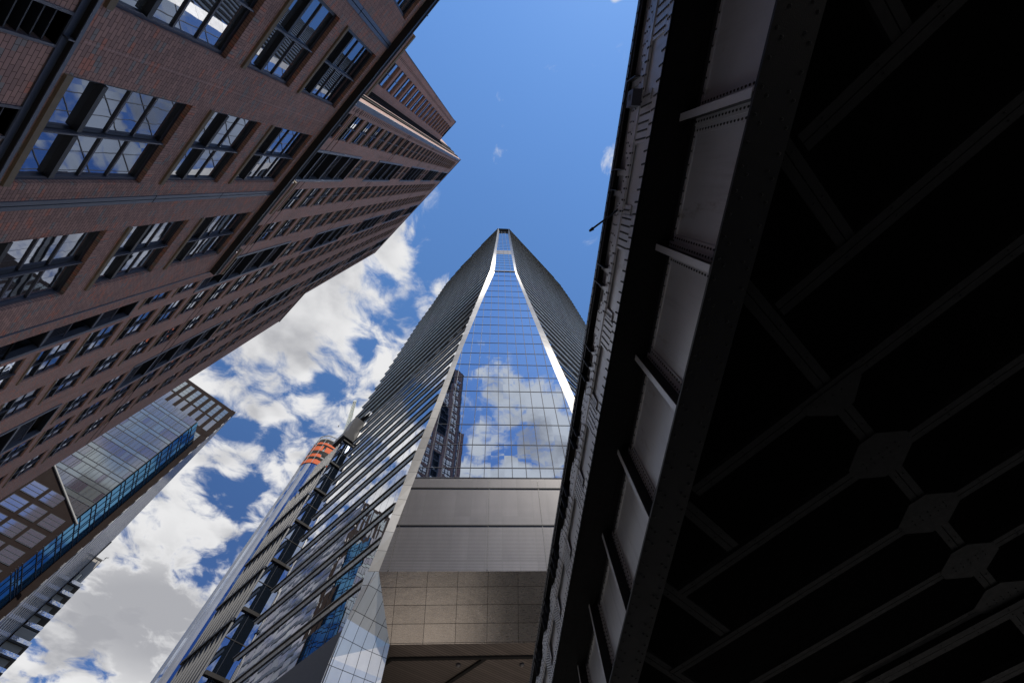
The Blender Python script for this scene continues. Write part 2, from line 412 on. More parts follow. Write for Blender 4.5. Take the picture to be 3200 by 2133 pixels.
    def mesh(s, name):
        me = bpy.data.meshes.new(name)
        me.from_pydata([tuple(v) for v in s.v], [], s.f)
        for mn in s.mats: me.materials.append(MATS[mn])
        me.polygons.foreach_set('material_index', s.m)
        ul = me.uv_layers.new(name='UVMap')
        flat = [c for f in s.uv for p in f for c in p]
        ul.data.foreach_set('uv', flat)
        if s.smooth: me.polygons.foreach_set('use_smooth', [True]*len(s.f))
        me.update()
        return me
    def build(s, name, parent=None, loc=None):
        me = s.mesh(name)
        base = Vector(loc) if loc is not None else None
        if base is not None: me.transform(Matrix.Translation(-base))
        ob = bpy.data.objects.new(name, me); COL.objects.link(ob)
        if base is not None: ob.location = base
        if parent is not None: put(ob, parent)
        return ob


def put(ob, parent):
    ob.parent = parent
    # every thing root sits at its base without rotation: subtract its world place
    p = parent; off = Vector((0, 0, 0))
    while p is not None: off += Vector(p.location); p = p.parent
    ob.location = Vector(ob.location) - off


def thing(name, label, cat, loc=(0, 0, 0), group=None):
    o = bpy.data.objects.new(name, None); COL.objects.link(o); o.location = loc; o.empty_display_size = .5
    o['label'] = label; o['category'] = cat
    if group: o['group'] = group
    return o


def structure(ob): ob['kind'] = 'structure'; return ob
def stuff(ob): ob['kind'] = 'stuff'; return ob


# ------------------------------------------------------------------ ground
b = MB(); b.poly([(-900, -900, 0), (900, -900, 0), (900, 900, 0), (-900, 900, 0)], 'asphalt'); structure(b.build('ground'))
FB = Frame(134.5, 5.85)
b = MB(); b.poly([(-24, 18, .12), (34, 18, .12), (60, 58, .12), (-44, 58, .12)], 'pale_paving'); structure(b.build('bounce_plaza'))  # pale paving added out of view to bounce light onto the tower base
b = MB(); b.box(FB, -60, 60, .0, 7.4, .0, .13, 'pale_paving'); structure(b.build('pavement'))
b = MB(); b.box(FB, -60, 60, 7.4, 7.58, .0, .132, 'kerb_stone'); structure(b.build('kerb'))


# ------------------------------------------------------------------ brick apartment building
def make_window(parent, fr, u0, u1, z0, z1, rows, dep=.125, name='window', sill=True, rich=True):
    """steel window: frame, one sturdy upright in the middle, transoms; returns its frame mesh (part) with pane and sill as sub-parts"""
    h = z1-z0; um = (u0+u1)/2; o = -dep
    b = MB(); M = 'frame_dark'
    fw = .085
    b.box(fr, u0+.004, u0+fw, o-.06, o+.03, z0+.004, z1-.004, M); b.box(fr, u1-fw, u1-.004, o-.06, o+.03, z0+.004, z1-.004, 'frame_mid')
    b.box(fr, u0+fw, u1-fw, o-.06, o+.03, z1-.11, z1-.004, M); b.box(fr, u0+fw, u1-fw, o-.06, o+.05, z0+.004, z0+.09, M)
    b.box(fr, um-.045, um+.045, o-.06, o+.03, z0+.09, z1-.16, M)
    b.box(fr, um-.018, um+.018, o+.03, o+.10, z0+.06, z1-.03, 'frame_mid')
    rh = (h-.25)/rows
    zt = z0+.09+rh
    # the lowest light is a hopper set back under a deep transom
    for (a, c) in ((u0+fw, um-.055), (um+.055, u1-fw)):
        b.box(fr, a, c, o-.05, o+.085, zt-.04, zt+.05, M)
        for k in range(2, rows):
            zz = z0+.09+rh*k
            b.box(fr, a, c, o-.05, o+.012, zz-.018, zz+.024, 'frame_mid' if rich else M)
    w = b.build(name, parent, loc=fr.pt(um, o, z0))
    g = MB()
    g.poly([fr.pt(u0+.03, o-.02, z0+.03), fr.pt(u1-.03, o-.02, z0+.03), fr.pt(u1-.03, o-.02, z1-.03), fr.pt(u0+.03, o-.02, z1-.03)],
           'window_glass', [(u0, z0), (u1, z0), (u1, z1), (u0, z1)])
    g.build('pane', w, loc=fr.pt(um, o, z0))
    if sill:
        s = MB(); s.box(fr, u0-.02, u1+.02, -dep, .05, z0-.11, z0+.002, 'stone_sill')
        s.build('sill', w, loc=fr.pt(um, 0, z0))
    return w


BR = thing('brick_apartment_building', 'red brick apartment tower rising behind a brick street wall with steel-framed windows', 'building', (-2, -6, 0))

pod_cols = [(-11.2, -8.86), (-7.4, -5.06), (-3.6, -1.26), (.245, 2.585), (3.885, 6.24), (7.81, 10.2)]
pod_rows = [(9.37, 12.14, 4), (12.83, 14.98, 3), (15.62, 18.43, 4)]
b = MB()
holes = [(u0, u1, z0-.11, z1) for u0, u1 in pod_cols for z0, z1, n in pod_rows]
louv = [(2.92, 3.44, 2.6, 8.92), (4.66, 5.2, 2.6, 8.92), (1.1, 1.64, 2.6, 8.92), (6.4, 6.94, 2.6, 8.92)]
b.wall(FB, -24, 11.33, 0, 18.82, holes+louv, .24, 'brick')
b.poly([FB.pt(11.33, 0, 0), FB.pt(11.33, -4.3, 0), FB.pt(11.33, -4.3, 18.82), FB.pt(11.33, 0, 18.82)], 'brick', [(0, 0), (4.3, 0), (4.3, 18.8), (0, 18.8)])
b.poly([FB.pt(-24, 0, 0), FB.pt(-24, -9, 0), FB.pt(-24, -9, 18.82), FB.pt(-24, 0, 18.82)], 'brick', [(0, 0), (9, 0), (9, 18.8), (0, 18.8)])
b.poly([FB.pt(-24, 0, 18.82), FB.pt(11.33, 0, 18.82), FB.pt(11.33, -4.3, 18.82), FB.pt(-24, -9, 18.82)], 'concrete')
podium = b.build('podium_wall', BR)
# soldier courses over the window heads
b = MB()
for u0, u1 in pod_cols:
    for z0, z1, n in pod_rows:
        P = FB.pt
        b.poly([P(u0, .004, z1+.001), P(u1, .004, z1+.001), P(u1, .004, z1+.214), P(u0, .004, z1+.214)], 'brick', [(z1, u0), (z1, u1), (z1+.213, u1), (z1+.213, u0)])
stuff(b.build('soldier_course', BR))
n_ind = 0
for u0, u1 in pod_cols[1:]:
    for z0, z1, n in pod_rows:
        make_window(BR, FB, u0, u1, z0, z1, n); n_ind += 1
for (u0, u1, z0, z1) in louv:
    b = MB()
    b.box(FB, u0-.05, u0, -.2, .02, z0, z1+.05, 'frame_mid'); b.box(FB, u1, u1+.05, -.2, .02, z0, z1+.05, 'frame_mid'); b.box(FB, u0, u1, -.2, .02, z1, z1+.05, 'frame_dark')
    for k in range(int((z1-z0)/.16)):
        zz = z0+.08+k*.16; b.box(FB, u0, u1, -.16, -.02, zz-.01, zz+.008, 'frame_dark')
    b.poly([FB.pt(u0, -.23, z0), FB.pt(u1, -.23, z0), FB.pt(u1, -.23, z1), FB.pt(u0, -.23, z1)], 'void')
    b.build('louver_panel', BR)
# channel-shaped steel belt course above the ground floor
b = MB()
b.box(FB, -24, 11.34, .004, .022, 8.94, 9.05, 'steel_blue'); b.box(FB, -24, 11.34, .004, .085, 9.05, 9.06, 'soffit_black'); b.box(FB, -24, 11.34, .085, .098, 9.045, 9.105, 'steel_blue')  # flange of the channel coloured black to hold its shadow
for u in (-8, -4.3, -.3, 3.25, 6.8, 10.4): b.box(FB, u-.012, u+.012, .022, .10, 8.94, 9.05, 'frame_mid')
b.build('belt_course', BR)
# cornice of the street wall, with its pipe rail
b = MB()
b.box(FB, -24, 11.36, -.02, .205, 18.82, 19.06, 'soffit_black'); b.box(FB, -24, 11.36, .205, .222, 18.80, 19.10, 'frame_dark')
b.tube([FB.pt(-24, .235, 19.0), FB.pt(11.36, .235, 19.0)], .028, 'steel_blue')
for u in (-10, -6, -2, 2, 6, 10): b.box(FB, u-.02, u+.02, .2, .25, 18.94, 19.12, 'steel_blue')
b.build('cornice', BR)
# paired steel flats and the pale expansion joint running up the wall
for u in (-.31, 6.79, -8.1):
    b = MB()
    b.box(FB, u-.115, u-.012, -.01, .022, 9.27, 18.8, 'steel_blue'); b.box(FB, u+.012, u+.115, -.01, .022, 9.27, 18.8, 'steel_blue'); b.box(FB, u-.012, u+.012, -.01, .008, 9.27, 18.8, 'void')
    for zz in (12.9, 15.6): b.box(FB, u-.118, u+.118, -.01, .024, zz, zz+.025, 'void')
    b.build('steel_strip', BR)
b = MB(); b.box(FB, 3.238, 3.268, -.01, .006, 9.27, 18.8, 'brick_far'); b.build('expansion_joint', BR)
b = MB(); b.box(FB, 11.33, 11.37, -.3, .03, .13, 18.8, 'steel_blue'); b.build('corner_trim', BR)

# ---- the tower behind
FT = Frame(134.5, 10.2)
TZ = 113.9
def floor_sill(k): return 34.75+2.92*k if k >= 0 else 34.75+2.75*k
def wh(k): return 2.28 if k >= 0 else 2.15
cols = [(4.4, 6.65), (8.0, 10.4), (11.6, 13.9), (15.3, 17.6), (19.2, 21.6), (22.53, 25.1), (26.8, 29.1), (31.3, 33.7), (34.58, 37.05), (39.1, 41.6)]
bay_spans = {1: (7.7, 10.75), 2: (18.75, 22.1), 3: (30.85, 34.15)}
bay_of = {1: 1, 4: 2, 7: 3}
# balcony bays: floors -1..2, then every six floors four storeys high
bays = []
for i, (ua, ub) in bay_spans.items():
    sh = (i-1)*.55
    for k in range(-7, 26, 6):
        lo = floor_sill(k+6-1)-.35 if False else floor_sill(k)-.35
        bays.append((ua, ub, floor_sill(k+6-6)-.35, floor_sill(k+4)-.62, k))
bayset = set()
for (ua, ub, za, zb, k) in bays:
    for j in range(4): bayset.add((ua, k+j))
holes = []
wins = []
for ci, (ua, ub) in enumerate(cols):
    for k in range(-12, 26):
        z0 = floor_sill(k); z1 = z0+wh(k)
        if z0 < 1: continue
        if ci == 9 and z1 > 70: continue
        if ua < 11.2 and z1 < 22: continue
        if ci in bay_of and (bay_spans[bay_of[ci]][0], k) in bayset: continue
        holes.append((ua, ub, z0-.1, z1)); wins.append((ua, ub, z0, z1, ci, k))
bholes = [(ua, ub, max(za, .5), min(zb, 112.5)) for (ua, ub, za, zb, k) in bays if zb > 18]
b = MB()
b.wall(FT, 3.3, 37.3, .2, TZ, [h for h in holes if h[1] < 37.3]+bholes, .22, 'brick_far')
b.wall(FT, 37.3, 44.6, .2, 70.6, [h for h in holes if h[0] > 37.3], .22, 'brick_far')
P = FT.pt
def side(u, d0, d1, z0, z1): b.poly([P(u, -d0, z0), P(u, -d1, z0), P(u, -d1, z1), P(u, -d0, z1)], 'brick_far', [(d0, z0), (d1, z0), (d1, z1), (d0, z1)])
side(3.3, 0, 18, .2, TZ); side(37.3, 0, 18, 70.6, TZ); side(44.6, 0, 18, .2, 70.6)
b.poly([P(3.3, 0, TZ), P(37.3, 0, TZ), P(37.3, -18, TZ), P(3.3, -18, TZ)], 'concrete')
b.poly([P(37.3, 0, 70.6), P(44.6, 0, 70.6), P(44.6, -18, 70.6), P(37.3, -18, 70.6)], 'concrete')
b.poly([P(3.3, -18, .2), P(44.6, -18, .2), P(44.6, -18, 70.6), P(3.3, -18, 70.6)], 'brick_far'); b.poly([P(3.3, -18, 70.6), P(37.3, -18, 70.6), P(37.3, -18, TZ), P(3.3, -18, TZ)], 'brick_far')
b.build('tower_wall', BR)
# roof coping, near corner trim and horizontal movement joints
b = MB()
b.box(FT, 3.2, 37.45, -.5, .10, TZ, TZ+.18, 'frame_dark'); b.box(FT, 37.0, 44.75, -.5, .10, 70.6, 70.78, 'frame_dark')
b.box(FT, 37.28, 37.40, -.5, .06, 70.78, TZ, 'frame_dark')
b.build('coping', BR)
b = MB(); b.box(FT, 3.31, 3.74, -.3, .03, 19, TZ, 'steel_blue'); b.build('corner_trim', BR)
b = MB()
for z in [34.75+2.92*6*i-.42 for i in range(0, 5)]+[18.2]:
    for dz in (0, .9): b.box(FT, 3.75, 37.3 if z > 70 else 44.6, -.05, .012, z+dz, z+dz+.07, 'void')
stuff(b.build('movement_joint', BR))
b = MB()
for i in range(0, 190):
    z = 24+i*.46
    if z < 112: b.box(FT, 3.86, 4.16, -.03, .008, z, z+.10, 'void')
stuff(b.build('vent_slot', BR))
# windows of the tower: the hundred or so largest in view one by one, the rest as one part
def win_key(w): return (FT.pt((w[0]+w[1])/2, 0, w[2])-Vector((0, 0, CAMZ))).length
wins.sort(key=win_key)
ind = [w for w in wins if w[2] > 19][:84]
rest = [w for w in wins if w not in ind]
for (ua, ub, z0, z1, ci, k) in ind:
    make_window(BR, FT, ua, ub, z0, z1, 3 if ub-ua > 1.5 else 2, .12, rich=False)
b = MB()
for (ua, ub, z0, z1, ci, k) in rest:
    o = -.12; um = (ua+ub)/2
    for (x0, x1) in ((ua, ua+.08), (ub-.08, ub), (um-.05, um+.05)): b.box(FT, x0, x1, o-.05, o+.03, z0, z1, 'frame_dark')
    b.box(FT, um-.018, um+.018, o+.05, o+.15, z0+.06, z1-.03, 'frame_mid')
    for zz, hh, dd in ((z0, .08, .03), (z1-.11, .11, .03), (z0+.75, .09, .085), (z0+1.45, .04, .012)): b.box(FT, ua+.08, ub-.08, o-.05, o+dd, zz, zz+hh, 'frame_dark')
    b.poly([FT.pt(ua, o-.02, z0), FT.pt(ub, o-.02, z0), FT.pt(ub, o-.02, z1), FT.pt(ua, o-.02, z1)], 'window_glass_far')
    b.box(FT, ua, ub, -.2, .05, z0-.1, z0, 'stone_sill')
stuff(b.build('window', BR))
# balcony bays
for (ua, ub, za, zb, k) in bays:
    za = max(za, .5); zb = min(zb, 112.5)
    if zb < 18: continue
    D_ = 1.15
    b = MB(); P = FT.pt
    def q(pts, mt): b.poly([P(*p) for p in pts], mt)
    q([(ua, -.22, za), (ua, -D_, za), (ua, -D_, zb), (ua, -.22, zb)], 'frame_dark'); q([(ub, -.22, za), (ub, -D_, za), (ub, -D_, zb), (ub, -.22, zb)], 'frame_dark')
    q([(ua, -.22, za), (ub, -.22, za), (ub, -D_, za), (ua, -D_, za)], 'frame_dark'); q([(ua, -.22, zb), (ub, -.22, zb), (ub, -D_, zb), (ua, -D_, zb)], 'soffit_black')
    b.box(FT, ua-.002, ua+.22, -.25, .06, za, zb, 'steel_blue'); b.box(FT, ub-.22, ub+.002, -.25, .06, za, zb, 'steel_blue')
    b.box(FT, ua+.22, ub-.22, -.25, .05, zb-.1, zb, 'frame_dark')
    bay = b.build('balcony_bay', BR)
    for j in range(4):
        z0 = floor_sill(k+j)-.35; z1 = floor_sill(k+j+1)-.62
        if z0 < za-.01 or z1 > zb+.3: continue
        s = MB(); s.box(FT, ua+.22, ub-.22, -D_, -.03, z0, z0+.26, 'frame_dark'); s.box(FT, ua+.22, ub-.22, -.03, .03, z0-.02, z0+.1, 'steel_blue')
        s.build('balcony_slab', bay)
        g = MB(); g.poly([P(ua+.22, -D_+.02, z0+.26), P(ub-.22, -D_+.02, z0+.26), P(ub-.22, -D_+.02, z1+.2), P(ua+.22, -D_+.02, z1+.2)], 'window_glass_far')
        g.build('pane', bay)
        r = MB()
        for u in (ua+.9, ua+1.0, ub-.9): r.box(FT, u, u+.06, -D_+.02, -D_+.1, z0+.26, z1+.2, 'frame_mid')
        for i in range(int((ub-ua-.5)/.14)): r.box(FT, ua+.25+i*.14, ua+.265+i*.14, -.10, -.085, z0+.3, z0+1.28, 'frame_mid')
        r.box(FT, ua+.22, ub-.22, -.12, -.07, z0+1.28, z0+1.33, 'frame_mid'); r.box(FT, ua+.22, ub-.22, -.11, -.08, z0+.34, z0+.38, 'frame_mid')
        r.build('railing', bay)
# low parapet blocks between street wall and tower
FM = Frame(134.5, 8.0)
for (ua, ub, hl) in ((-1.74, 2.1, [(-.2, 1.5, 22.6, 25.2)]), (8.55, 11.0, []), (14.1, 16.2, [])):
    b = MB(); b.wall(FM, ua, ub, .2, 26.75, hl, .2, 'brick')
    for u in (ua, ub): b.poly([FM.pt(u, 0, .2), FM.pt(u, -2.2, .2), FM.pt(u, -2.2, 26.75), FM.pt(u, 0, 26.75)], 'brick', [(0, 0), (2.2, 0), (2.2, 26.5), (0, 26.5)])
    pb = b.build('parapet_wall', BR)
    c = MB(); c.box(FM, ua-.04, ub+.04, -2.2, .06, 26.75, 26.95, 'stone_sill'); c.build('coping', pb)
    for h in hl: make_window(pb, FM, h[0], h[1], h[2]+.1, h[3], 3, .18, name='parapet_window', sill=False) if False else None
    for h in hl:
        g = MB(); g.poly([FM.pt(h[0], -.18, h[2]), FM.pt(h[1], -.18, h[2]), FM.pt(h[1], -.18, h[3]), FM.pt(h[0], -.18, h[3])], 'window_glass')
        for x in (h[0]+.04, (h[0]+h[1])/2, h[1]-.04): g.box(FM, x-.04, x+.04, -.18, -.1, h[2], h[3], 'frame_dark')
        g.build('window', pb)
# the set-back block beside the tower
FK = Frame(134.5, 14.0)
b = MB()
khol = []
for k in range(-3, 21):
    z0 = 34.6+2.92*k; khol.append((-.25, 2.3, z0, z0+2.35))
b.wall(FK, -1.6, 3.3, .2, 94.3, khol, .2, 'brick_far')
P = FK.pt
b.poly([P(-1.6, 0, .2), P(-1.6, -14, .2), P(-1.6, -14, 94.3), P(-1.6, 0, 94.3)], 'brick_far', [(0, 0), (14, 0), (14, 94), (0, 94)])
b.poly([P(-1.6, 0, 94.3), P(3.3, 0, 94.3), P(3.3, -14, 94.3), P(-1.6, -14, 94.3)], 'concrete')
kb = b.build('setback_wall', BR)
b = MB(); b.box(FK, -1.75, 3.3, -.5, .08, 94.3, 94.5, 'frame_dark'); b.box(FK, -1.66, -1.6, -.4, .05, 40, 94.3, 'frame_dark'); b.build('coping', kb)
b = MB()
for (ua, ub, z0, z1) in khol:
    for (x0, x1) in ((ua, ua+.07), (ub-.07, ub), ((ua+ub)/2-.04, (ua+ub)/2+.04)): b.box(FK, x0, x1, -.2, -.12, z0, z1, 'frame_dark')
    b.box(FK, ua, ub, -.2, -.1, z0+.8, z0+.92, 'frame_mid')
    b.poly([P(ua, -.18, z0), P(ub, -.18, z0), P(ub, -.18, z1), P(ua, -.18, z1)], 'window_glass_far')
stuff(b.build('window', kb))
b = MB()
for i in range(140):
    z = 28+i*.45
    if z < 92: b.box(FK, -1.05, -.75, -.03, .008, z, z+.1, 'void')
stuff(b.build('vent_slot', kb))
b = MB()
for j in (.7, 2.0, 3.1):     # dark recess strips on the return wall of the tower
    b.box(FT, 3.2, 3.31, -j-.32, -j, 24, 112.6, 'void'); b.box(FT, 3.12, 3.29, -j-.42, -j-.32, 24, 112.6, 'brown_panel')
b.build('return_recess', BR)

# ------------------------------------------------------------------ glass skyscraper
GS = thing('glass_skyscraper', 'tall faceted glass skyscraper with banded louver sides and a blue mirror-glass corner', 'skyscraper', (0, 45, 0))
Z = lambda z: z+CAMZ
def tab(t, x):
    if x <= t[0][0]:
        (a, p), (c, q) = t[0], t[1]
    elif x >= t[-1][0]:
        (a, p), (c, q) = t[-2], t[-1]
    else:
        for i in range(len(t)-1):
            if t[i][0] <= x <= t[i+1][0]:
                (a, p), (c, q) = t[i], t[i+1]; break
    return p+(q-p)*(x-a)/(c-a)
ZT, ZN = 240.0, 126.5       # top, notch (above the camera)
L_D = [(0, -17.3), (127, -17.3), (240, -18.5)]; R_D = [(0, 14.5), (127, 14.5), (240, 13.2)]
L_u = [(29, 34.9), (34.6, 33.8), (44, 32.8), (56.6, 30.8), (64.4, 29.7), (74.4, 28.3), (85.7, 26.6), (100, 24.4), (110, 22.7), (117, 21.6), (126, 20.0), (178, 18.5), (240, 17.2)]
R_u = [(29, 38.2), (58, 33.6), (64, 32.8), (75, 31.1), (86.5, 29.2), (106, 26.4), (118, 24.8), (127, 23.6), (153, 23.5), (183, 23.2), (240, 22.7)]
L_far = [(93.6, 74.3), (104, 72.5), (115, 70.2), (139, 67.4), (166, 65.4), (183, 61.2), (215, 57), (228, 47.7), (233, 37.4), (239.5, 27), (240, 17.4)]
R_far = [(20, 76), (170, 74.4), (200, 73), (213, 72.3), (236, 67), (239, 55.7), (239.7, 32), (240, 23)]
def LP(u, o, z):
    D = tab(L_D, z); return Frame(134.5, D).pt(u, o, Z(z))
def RP(u, o, z):
    D = tab(R_D, z); return Frame(44.3, D).pt(u, o, Z(z))
class Fn:
    def __init__(s, f): s.pt = f
def chamfer(x, z):
    y = 40-.105*z if z <= ZN else 26.65
    return Vector((x, y, Z(z)))
IL = [(29.1, -11.13), (41, -9.78), (55.7, -8.34), (74.4, -6.62), (100, -3.6), (125.5, -.36), (126.5, -.3), (172, .35), (240, 1.8)]
IR = [(29.1, 15.6), (41, 14.4), (56, 12.7), (74.3, 10.86), (100, 8.55), (125.5, 6.23), (126.5, 6.15), (172, 6.1), (240, 6.6)]
PITCH = 4.45
# louvered sides: every storey is a band of glass, a sloping steel spandrel and a ledge with a black underside
def storey(fp, na, nb, fa, fb, z0, z1):
    b = MB()
    def at(t): return na+(nb-na)*t, fa+(fb-fa)*t, z0+(z1-z0)*t
    n1, f1, za = at(.835); n2, f2, zb = at(.895); n3, f3, zc = at(.915); n4, f4, zd = at(.999)
    b.poly([fp(na, 0, z0), fp(fa, 0, z0), fp(f1, 0, za), fp(n1, 0, za)], 'lite_glass', [(na, z0), (fa, z0), (f1, za), (n1, za)])
    b.poly([fp(n1, 0, za), fp(f1, 0, za), fp(f2, .17, zb), fp(n2, .17, zb)], 'spandrel_metal', [(n1, za), (f1, za), (f2, zb), (n2, zb)])
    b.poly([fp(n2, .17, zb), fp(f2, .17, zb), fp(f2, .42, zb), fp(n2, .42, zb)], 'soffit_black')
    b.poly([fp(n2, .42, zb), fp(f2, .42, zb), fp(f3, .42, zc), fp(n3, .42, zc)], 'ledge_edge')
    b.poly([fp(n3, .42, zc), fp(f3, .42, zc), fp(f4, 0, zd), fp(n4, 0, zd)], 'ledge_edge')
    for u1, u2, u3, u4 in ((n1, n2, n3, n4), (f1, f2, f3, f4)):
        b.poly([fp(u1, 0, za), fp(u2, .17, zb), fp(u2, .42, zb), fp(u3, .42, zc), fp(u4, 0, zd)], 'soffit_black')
    b.build('louver_storey', GS)
lev = [24.2+PITCH*i for i in range(0, 50) if 24.2+PITCH*i < 236]
def far_l(z): return tab(L_far, z) if z > 92.5 else 62.6
for z0 in lev:
    z1 = z0+PITCH; zt = min(z1, 240)
    na, nb = tab(L_u, z0), tab(L_u, zt); fa, fb = far_l(z0), far_l(min(z0+PITCH*.9, 239.8))
    if fa - na < 1: continue
    if fb < nb+.5: fb = nb+.5
    if z0 < 29:      # lowest storeys are cut by the tiled corner pier
        na = tab(L_u, 29)+(29-z0)*.29
    storey(LP, na, nb, fa, fb, z0, zt)
for z0 in lev:
    z1 = z0+PITCH; zt = min(z1, 240)
    na, nb = tab(R_u, z0), tab(R_u, zt); fa, fb = tab(R_far, z0), tab(R_far, min(z0+PITCH*.9, 239.8))
    if fa - na < 1: continue
    storey(RP, na, nb, fa, fb, z0, zt)
# bevelled glass corner
b = MB()
def cquad(z0, z1, mat, cells=True):
    a, c, d, e = tab(IL, z0), tab(IR, z0), tab(IR, z1), tab(IL, z1)
    b.poly([chamfer(a, z0), chamfer(c, z0), chamfer(d, z1), chamfer(e, z1)], mat, [(a+100, z0-41), (c+100, z0-41), (d+100, z1-41), (e+100, z1-41)])
zs_ = [41.4+4.4*i for i in range(20) if 41.4+4.4*i < ZN]
gz = [41.4]+[43.1+4.4*i for i in range(19)]+[ZN]
for a_, c_ in zip(gz, gz[1:]): cquad(a_, c_, 'tower_glass')
uz = [127.3+4.6*i for i in range(25) if 127.3+4.6*i < ZT-2]+[ZT]
for a_, c_ in zip(uz, uz[1:]): cquad(a_+.001, c_, 'grille_steel' if 158 < a_ < 167 else 'crown_glass')
b.build('corner_glass', GS)
b = MB()
def mull(x, z0, z1, w=.085):
    b.bar(chamfer(x, z0)-Vector((0, .03, 0)), chamfer(x, z1)-Vector((0, .03, 0)), w, .10, 'mullion', (0, 1, 0))
MW = 1.852
for i in range(-8, 12):
    x = .93+MW*i
    zz = [z for z in [41.4+.5*j for j in range(171)] if tab(IL, z) < x < tab(IR, z)]
    if len(zz) > 3: mull(x, zz[0], min(zz[-1], ZN-.2))
    x2 = 1.2+MW*i
    zz = [z for z in [127.3+.5*j for j in range(226)] if tab(IL, z) < x2 < tab(IR, z)]
    if len(zz) > 8: mull(x2, zz[0], min(zz[-1], ZT-.3))
for z in gz[:-1]+uz[1:-1]:
    b.bar(chamfer(tab(IL, z), z)-Vector((0, .03, 0)), chamfer(tab(IR, z), z)-Vector((0, .03, 0)), .06, .08, 'mullion')
stuff(b.build('mullion', GS))
b = MB()
b.box(W0, tab(IL, ZN)-.1, tab(IR, ZN)+.1, 26.55, 27.4, Z(ZN)-.05, Z(ZN)+.25, 'soffit_black')
b.box(W0, tab(IL, ZN)-.2, tab(IR, ZN)+.2, 26.5, 26.62, Z(ZN)+.27, Z(ZN)+.7, 'ledge_edge')
b.build('notch_beam', GS)
# steel trims along both edges of the bevel
for side_ in 'LR':
    b = MB()
    tu, ti, fp = (L_u, IL, LP) if side_ == 'L' else (R_u, IR, RP)
    zz = [29.1+2.2*i for i in range(200) if 29.1+2.2*i < ZT]+[ZT]
    acc = 0
    for a_, c_ in zip(zz, zz[1:]):
        o0, o1 = fp(tab(tu, a_), .12, a_), fp(tab(tu, c_), .12, c_)
        i0, i1 = chamfer(tab(ti, a_), a_), chamfer(tab(ti, c_), c_)
        w_ = (o0-i0).length
        b.poly([o0, i0, i1, o1], 'trim_steel', [(1, a_-29.1), (1+w_, a_-29.1), (1+w_, c_-29.1), (1, c_-29.1)])
        n0, n1 = fp(tab(tu, a_), -.1, a_), fp(tab(tu, c_), -.1, c_)
        b.poly([o0, n0, n1, o1], 'trim_steel', [(1, a_), (1.4, a_), (1.4, c_), (1, c_)])
    b.build('edge_trim', GS)
# grille band, bronze slope, soffit
b = MB(); cquad(29.1, 34.4, 'grille_steel'); cquad(34.4, 39.7, 'grille_steel'); cquad(39.7, 41.4, 'grille_steel'); b.build('grille_band', GS)
b = MB()
for z in (34.4, 39.7): b.bar(chamfer(tab(IL, z), z)-Vector((0, .03, 0)), chamfer(tab(IR, z), z)-Vector((0, .03, 0)), .12, .14, 'soffit_black')
for x in (-10.2, -.2, 6.0, 12.2):
    zz = [z for z in [29.2+.3*j for j in range(40)] if tab(IL, z) < x < tab(IR, z)]
    if zz: b.bar(chamfer(x, zz[0])-Vector((0, .03, 0)), chamfer(x, zz[-1])-Vector((0, .03, 0)), .06, .06, 'trim_steel', (0, 1, 0))
b.build('grille_rail', GS)
b = MB()
b.poly([chamfer(-11.13, 29.1), chamfer(15.6, 29.1), (13.5, 41.2, Z(24.8)), (-9.3, 41.2, Z(24.8))], 'bronze_panel', [(0, 0), (26.7, 0), (24.6, 6.0), (1.8, 6.0)])
b.build('bronze_slope', GS)
b = MB()
sc_ = [(-9.3, 41.2), (13.5, 41.2), (34, 62), (0, 96), (-29, 66)]
ca, sa = math.cos(R(35.4)), math.sin(R(35.4))
b.poly([(x, y, Z(24.8)) for x, y in sc_], 'slat_ceiling', [(-x*sa+y*ca, x*ca+y*sa) for x, y in sc_])
b.build('soffit', GS)
b = MB()
b.box(W0, -9.2, 13, 43.0, 43.35, Z(24.62), Z(24.79), 'soffit_black')
b.bar((-.2, 43.3, Z(24.7)), (-16, 59.6, Z(24.7)), .35, .17, 'soffit_black'); b.bar((-9.2, 43.1, Z(24.7)), (-12, 46, Z(24.7)), .35, .17, 'soffit_black')
b.build('soffit_channel', GS)
for (x, y) in ((-2.85, 44.3), (3.45, 44.4), (9.7, 44.5)):
    l = MB(); l.smooth = True
    l.tube([(x, y, Z(24.79)), (x, y, Z(24.66))], .24, 'frame_mid', 14); l.dome((x, y, Z(24.66)), (0, 0, -1), .17, 'lens_grey', 12)
    l.build('soffit_lamp', GS)
# tiled corner pier under the left edge
b = MB()
pA, pB = LP(tab(L_u, 29), .35, 29), chamfer(-11.13, 29.1)
pC = Vector((-9.3, 41.2, Z(24.8))); pE = Vector((-9.3, 41.2, 0))
pO = [LP(35.3, .05, 27.4), LP(36.0, .05, 25.0), LP(36.6, .05, 22.0), LP(37.0, .05, 18.0), LP(38, .05, 0)]
cq = Vector((math.cos(R(46.5)), math.sin(R(46.5)), 0))
def tuv(p): p = Vector(p); return (p.dot(cq)+40, p.z*1.0)
def tp(*pts): b.poly(list(pts), 'tile_steel', [tuv(p) for p in pts])
tp(pA, pB, pO[0]); tp(pB, pC, pO[1], pO[0]); tp(pC, Vector((-9.3, 41.2, Z(22.0))), pO[2], pO[1])
tp(Vector((-9.3, 41.2, Z(22.0))), Vector((-9.3, 41.2, Z(18.0))), pO[3], pO[2]); tp(Vector((-9.3, 41.2, Z(18))), pE, pO[4], pO[3])
b.build('corner_pier', GS)
b = MB()
b.poly([pC, pE, (-14, 60, 0), (-14, 60, Z(24.8))], 'room_dark')
b.poly([(-14, 60, 0), (30, 60, 0), (30, 60, Z(24.8)), (-14, 60, Z(24.8))], 'room_dark')
